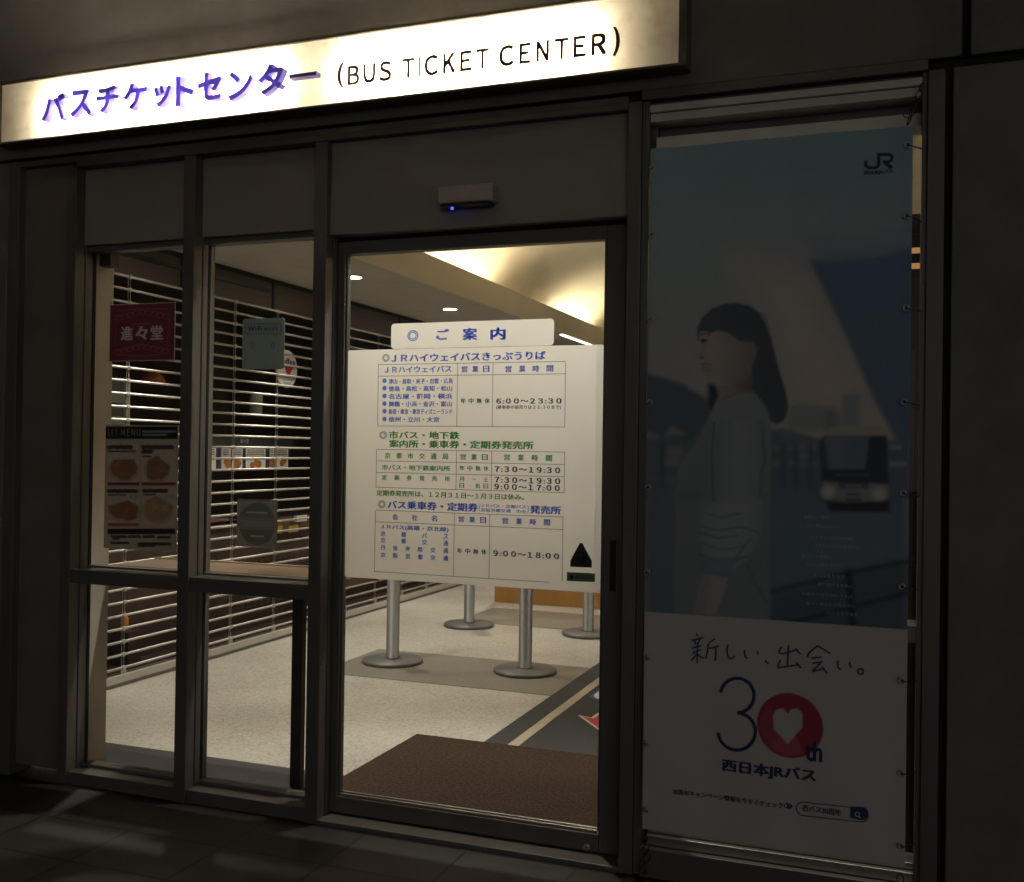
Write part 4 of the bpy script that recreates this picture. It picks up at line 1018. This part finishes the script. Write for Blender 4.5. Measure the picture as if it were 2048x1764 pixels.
tag(MB().flat([(-2.62+.055*math.cos(t)*(1+.3*math.sin(3*t)), 1.05+.03*math.sin(t)*(1+.3*math.cos(2*t))) for t in np.linspace(0, 6.0, 14)], .0005, .002).build('floor_scuff', M_tile), 'small dark scuff on the pale floor beside the door mat', 'scuff')

# ---- lamps
dl_y = [(3.14, True), (4.86, True)]
labs = ['round recessed downlight shining in the low ceiling nearest the door', 'round recessed downlight shining farther along the low ceiling']
dl0 = None
for i, (x, y) in enumerate(((-3.655, 3.14), (-3.664, 4.86), (-3.655, 1.42), (-3.66, 6.6), (-.9, 3.7), (-.9, 5.6), (-1.5, .78), (-.1, .78))):
    lab = labs[i] if i < 2 else ['recessed downlight in the low ceiling above the window shelf', 'recessed downlight over the far end of the shutter', 'added unseen downlight in the high ceiling above the floor runner', 'added unseen downlight in the high ceiling over the counter end', 'recessed downlight in the high ceiling just inside the sliding door', 'recessed downlight in the high ceiling behind the banner window'][i-2]  # high lamps over runner and counter are added to light the hall's right side
    if dl0 is None:
        dl0 = thing('downlight', lab, 'ceiling light', (x, y, CEIL), 'recessed ceiling downlights in the hall')
        MB().lathe((x, y, CEIL-.0045), [(.058, 0), (.058, .002), (.057, .003)], 32).build('lens', M_down, dl0)
        rim = MB().torus((x, y, CEIL-.003), .063, .004, Matrix.Identity(3), 1, 36, 6).build('trim_ring', M_white, dl0, smooth=True)
    else:
        o = dl0.copy(); COL.objects.link(o); o.location = (x, y, CEIL if x < -3 else 3.40); o['label'] = lab
        for ch in list(dl0.children):
            c = ch.copy(); COL.objects.link(c); c.parent = o; c.matrix_parent_inverse = ch.matrix_parent_inverse.copy()
for o in [q for q in COL.objects if q.name.split('.')[0] == 'downlight']:
    sp = bpy.data.lights.new('downlight_beam', 'SPOT'); sp.energy = (110 if o.location.y < 2 else 95) if o.location.z < 3 else (70 if o.location.y > 2 else (230 if o.location.x < -1 else 70))
    sp.color = (1.0, .91, .80); sp.spot_size = math.radians(94 if o.location.y > 1 else 104); sp.spot_blend = .55; sp.shadow_soft_size = .05
    so_ = bpy.data.objects.new('downlight_beam', sp); COL.objects.link(so_); so_.parent = o; so_.location = (0, 0, -.03)
    if o.location.y < 1: so_.rotation_euler.x = math.radians(-20); sp.spot_size = math.radians(80)
for i, (a, c) in enumerate(((.6, 2.1), (4.15, 5.55), (7.45, 8.95))):
    if a < .3: a = .3
    cl = thing('cove_light', ['warm tube lamp in the ceiling cove close to the door', 'warm tube lamp glowing over the cove edge in the middle', 'warm tube lamp glowing over the far cove edge'][i], 'cove light', (-3.52, a, 2.73), 'warm tube lamps hidden in the ceiling cove')
    MB().tube((-3.50, a, 2.755), (-3.50, c, 2.755), .014, 12).build('tube', M_cove, cl)
    MB().box(-3.525, -3.475, a-.02, c+.02, 2.672, 2.738).build('fitting', M_white, cl)
M_fill_tube = emit('added_fill_tube', (1.0, .86, .62), 40)
cr = thing('cove_light', 'added warm fill tube, out of view at the right of the hall', 'cove light', (1.7, .5, 2.73), 'warm tube lamps hidden in the ceiling cove')  # added cove and tube, unseen, for soft indirect light
MB().tube((1.72, .4, 2.755), (1.72, 7.0, 2.755), .014, 12).build('tube', M_fill_tube, cr)
MB().box(1.60, RIGHTX, .3, 7.2, 2.60, 2.70).box(1.60, 1.62, .3, 7.2, 2.70, 2.83).build('trough', M_cream, cr)
ll = thing('strip_light', 'thin white strip light on the low ceiling far along the hall', 'ceiling light', (-3.31, 7.5, CEIL))
MB().box(-3.325, -3.295, 6.93, 8.05, CEIL-.012, CEIL-.0005).build('diffuser', emit('strip_lamp', (1, .93, .8), 5), ll)

# ================================================================== DARK CAFE BEHIND THE SHUTTER
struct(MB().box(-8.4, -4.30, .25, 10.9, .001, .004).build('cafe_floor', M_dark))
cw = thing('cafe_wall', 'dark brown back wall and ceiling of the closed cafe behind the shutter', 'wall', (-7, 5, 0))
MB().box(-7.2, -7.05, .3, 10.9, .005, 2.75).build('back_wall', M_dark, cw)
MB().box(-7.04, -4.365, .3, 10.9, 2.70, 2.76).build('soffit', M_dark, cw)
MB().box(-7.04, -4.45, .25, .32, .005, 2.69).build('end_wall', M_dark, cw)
# round coffee sign
cy, cz = S(574, 738, -4.30)
cs = thing('coffee_sign', 'round white coffee sign with a red cup behind the shutter bars', 'sign', (-4.30, cy, cz))
MB().tube((-4.312, cy, cz), (-4.300, cy, cz), .142, 48).build('disc', M_whitei, cs, .002)
red = MB()
red.add([(-4.2985, cy-.045+dx, cz-.02+dz) for dx, dz in ((0, .05), (.13, .05), (.105, .01), (.085, -.02), (.045, -.02), (.025, .01))], [(0, 1, 2, 3, 4, 5)])
red.add([(-4.2985, cy+dx, cz+dz) for dx, dz in ((-.05, -.05), (.09, -.05), (.09, -.058), (-.05, -.058))], [(0, 1, 2, 3)])
red.build('cup_symbol', M_red, cs)
def laywall(mb, body, y0, y1, z0, z1, x, bold=0.0):
    vs, fs = glyphs(body, bold, 0, 3); mn, mx_ = vs.min(0), vs.max(0)
    mb.add([(x, y0+(v[0]-mn[0])*(y1-y0)/(mx_[0]-mn[0]), z0+(v[1]-mn[1])*(z1-z0)/(mx_[1]-mn[1])) for v in vs], fs)
q = MB(); laywall(q, 'coffee', cy-.10, cy+.112, cz+.035, cz+.082, -4.2985, .02); laywall(q, 'テイクアウト', cy-.06, cy+.07, cz-.09, cz-.07, -4.2985); laywall(q, 'できます', cy-.045, cy+.05, cz-.118, cz-.098, -4.2985)
q.build('lettering', M_navy, cs)
# hanging lamps, and a lamp reflection built as one
yy, zz = S(515, 600, -4.75)
pl = thing('pendant_shape', 'black cone pendant lamp hanging behind the shutter', 'pendant lamp', (-4.75, yy, zz))
MB().lathe((-4.75, yy, zz-.05), [(.012, 0), (.075, .10), (.07, .10), (.008, .012)], 24).build('shade', M_black, pl, smooth=True)
MB().tube((-4.75, yy, zz+.05), (-4.75, yy, 2.70), .004, 6).build('cord', M_black, pl)
yy, zz = S(512, 808, -5.0)
pl = thing('pendant_shape', 'white cylinder pendant lamp hanging behind the shutter', 'pendant lamp', (-5.0, yy, zz))
MB().lathe((-5.0, yy, zz-.085), [(.045, 0), (.052, .02), (.052, .15), (.046, .17)], 24).build('shade', M_white, pl, smooth=True)
MB().tube((-5.0, yy, zz+.085), (-5.0, yy, 2.70), .004, 6).build('cord', M_black, pl)
yy, zz = S(306, 755, -5.0)
pl = thing('pendant_shape', 'orange pendant shape standing in for a lamp reflection below the red card', 'pendant lamp', (-5.0, yy, zz))  # reflection of a lamp, modelled as an added orange shade
MB().lathe((-5.0, yy, zz-.05), [(.03, 0), (.09, .02), (.07, .06), (.02, .10)], 24).build('shade', mat('orange_reflection', (.55, .16, .06), .3), pl, smooth=True)
MB().tube((-5.0, yy, zz+.05), (-5.0, yy, 2.70), .004, 6).build('cord', M_black, pl)
# menu fascia with food photographs
MX = -4.62
mf = thing('food_menu_strip', 'dark board with a row of white food photo cards inside the cafe', 'menu board', (MX, 3.5, 1.25))
ya, zt = S(398, 874, MX); yb_, _ = S(584, 874, MX); zl = S(490, 941, MX)[1]; zmid = S(490, 893, MX)[1]
MB().box(MX-.05, MX-.003, ya-.3, yb_+.02, zmid, zt).build('board', mat('slate_board', (.045, .05, .055), .6), mf)
q = MB(); y_a, z_a = S(481, 886, MX); y_b, z_b = S(498, 878, MX); laywall(q, '進々堂', y_a, y_b, z_a, z_b, MX-.0015); q.build('lettering', M_whitei, mf)
cards = [(398, 433), (444, 462), (465, 486), (493, 532), (541, 549), (553, 577)]
for k, (a, c) in enumerate(cards):
    y0_, y1_ = S(a, 915, MX)[0], S(c, 915, MX)[0]
    cd = MB().box(MX-.012, MX-.004, y0_, y1_, zl, zmid-.002).build('photo_card', mat('card_stock', (.82, .78, .70), .5), mf) if k == 0 else MB().box(MX-.012, MX-.004, y0_, y1_, zl, zmid-.002).build('photo_card', MATS['card_stock'], mf)
    fo = MB(); rs = np.random.RandomState(k+3)
    for _ in range(5):
        cy_, cz_ = y0_+(y1_-y0_)*(.3+.4*rs.rand()), zl+.035+.04*rs.rand(); r_ = .018+.012*rs.rand()
        fo.add([(MX-.0034+.0002*_, cy_+r_*1.3*math.cos(t), cz_+r_*math.sin(t)) for t in np.linspace(0, 5.9, 12)], [tuple(range(12))])
    fo.build('food_picture', mat('toasted_bread_print', (.42, .16, .05), .6, 0, .4, 30) if k == 0 else MATS['toasted_bread_print'], cd)
    tx_ = MB()
    for j in range(3): tx_.box(MX-.0038, MX-.0030, y0_+.015, y1_-.02, zmid-.03-.016*j, zmid-.024-.016*j)
    tx_.build('caption', M_inkk, cd)
stp = MB()
for a in (435, 438, 441, 488, 491, 533, 536, 539, 550, 579):
    y0_ = S(a, 915, MX)[0]; stp.box(MX-.012, MX-.004, y0_-.006, y0_+.006, zl, zmid-.002)
stp.build('striped_divider', mat('purple_stripe', (.07, .06, .14), .6), mf)
# display counter
KX = -4.66
kc = thing('display_counter', 'dark cafe display counter with baskets below the food photo cards', 'counter', (KX, 4, 0))
MB().box(KX-.7, KX-.02, 1.9, 6.6, .005, .82).build('body', M_dark, kc, .004)
MB().box(KX-.72, KX, 1.88, 6.62, .821, .85).build('worktop', M_black, kc, .003)
vb = MB()
for i in range(40):
    for z in np.arange(.16, .5, .028): vb.box(KX-.0195, KX-.012, 3.3+i*.085, 3.3+i*.085+.05, z, z+.012)
vb.build('louvres', mat('grey_louvre', (.10, .09, .095), .5), kc)
def small_box(name, label, cat, px0, px1, py0, py1, x, m_, group=None, dep=.08):
    y0_, z1_ = S(px0, py0, x); y1_, z0_ = S(px1, py1, x)
    return tag(MB().box(x-dep, x, y0_, y1_, z0_, z1_).build(name, m_, bevel=.002), label, cat, group)
M_pink = mat('pink_card', (.55, .20, .18), .6); M_yell = mat('yellow_card', (.60, .38, .08), .6); M_tan = mat('tan_card', (.34, .24, .17), .6)
small_box('price_card', 'pink upright price card at the left end of the cafe counter', 'price card', 413, 423, 961, 1007, -4.62, M_pink, 'price cards in the cafe', .004)
small_box('cake_box', 'long pinkish wrapped box on the cafe counter beside the teal disc sticker', 'box', 414, 458, 1040, 1056, -4.66, mat('pink_wrap', (.26, .16, .15), .6), None, .12)
small_box('cake_box', 'short pinkish wrapped box just left of the teal disc sticker', 'box', 464, 474, 1040, 1050, -4.66, MATS['pink_wrap'], None, .12)
small_box('price_card', 'left yellow price card on the dark cafe tray', 'price card', 556, 565, 1052, 1066, -4.55, M_yell, 'price cards in the cafe', .004)
small_box('price_card', 'right yellow price card on the dark cafe tray', 'price card', 578, 597, 1052, 1063, -4.55, M_yell, 'price cards in the cafe', .004)
small_box('paper_slip', 'crumpled white paper slip at the right end of the cafe counter', 'paper', 594, 614, 1032, 1042, -4.58, M_whitei, None, .03)
small_box('bread_tray', 'brown wooden bread tray on the cafe counter', 'tray', 556, 622, 1036, 1052, -4.62, M_wood, None, .3)
# drinks fridge at the near end
RXF = -4.72
fr = thing('drinks_fridge', 'pale drinks fridge with a white door edge at the far left inside the cafe', 'fridge', (RXF, 2, 0))
yA, zA = S(222, 752, RXF); yB, _ = S(262, 752, RXF); zC = S(240, 1240, RXF)[1]; yM = S(252, 900, RXF)[0]
MB().box(RXF-.55, RXF-.03, yA-.25, yB, .08, zA).build('cabinet', mat('fridge_grey', (.16, .17, .165), .5), fr, .004)
MB().box(RXF-.029, RXF, yM, yB, zC, zA).build('door_edge', mat('fridge_white', (.62, .64, .55), .45), fr, .004)
sv = MB()
for z in np.arange(.55, zA-.05, .14): sv.box(RXF-.029, RXF-.012, yA-.2, yM-.002, z, z+.055)
sv.build('shelf_front', mat('fridge_shelf', (.40, .43, .40), .5), fr)
vg = MB()
for i in range(8): vg.box(RXF-.029, RXF-.012, yA-.2, yM-.03, .09+i*.03, .105+i*.03)
vg.build('vent_grille', MATS['fridge_shelf'], fr)
yo, zo = S(249.5, 1243, -4.60)
ob = thing('squeeze_bottle', 'small orange squeeze bottle low beside the drinks fridge', 'bottle', (-4.6, yo, zo-.05))
MB().lathe((-4.6, yo, zo-.055), [(.022, 0), (.024, .02), (.024, .075), (.012, .09)], 16).build('bottle', mat('orange_plastic', (.75, .22, .03), .4), ob, smooth=True)
MB().lathe((-4.6, yo, zo+.0355), [(.011, 0), (.005, .03)], 12).build('cap', M_orange, ob)
MB().box(-4.66, -4.52, yo-.06, yo+.06, .005, zo-.056).build('step', M_dark, ob)

# ---- seen in the gap right of the banner: a lit cabinet inside
lc = thing('lit_cabinet', 'dark cabinet with warm lit shelf edges seen past the right banner edge', 'cabinet', (.2, .7, 0))
z1_, z2_, z3_ = P(1832, 501, .56)[1], P(1832, 532, .56)[1], P(1832, 428, .56)[1]
MB().box(-.76, 1.2, .75, .80, .01, z3_).build('back_panel', M_dark, lc)
MB().box(-.76, 1.2, .56, .749, z3_-.03, z3_).box(-.76, 1.2, .56, .749, z1_-.012, z1_+.01).box(-.76, 1.2, .56, .749, z2_-.012, z2_+.01).box(-.76, 1.2, .56, .749, 1.0, 1.03).build('shelf', M_dark, lc)
for z in (z1_, z2_): MB().box(-.74, 1.18, .552, .559, z-.010, z+.009).build('shelf_edge_light', emit('shelf_lamp', (1, .5, .2), .42), lc)
bp_ = MB().box(.018, .045, .20, .225, .0045, 1.74).build('inner_post', mat('olive_post', (.12, .11, .075), .6))
tag(bp_, 'narrow olive post standing inside the window at the right banner edge', 'post')
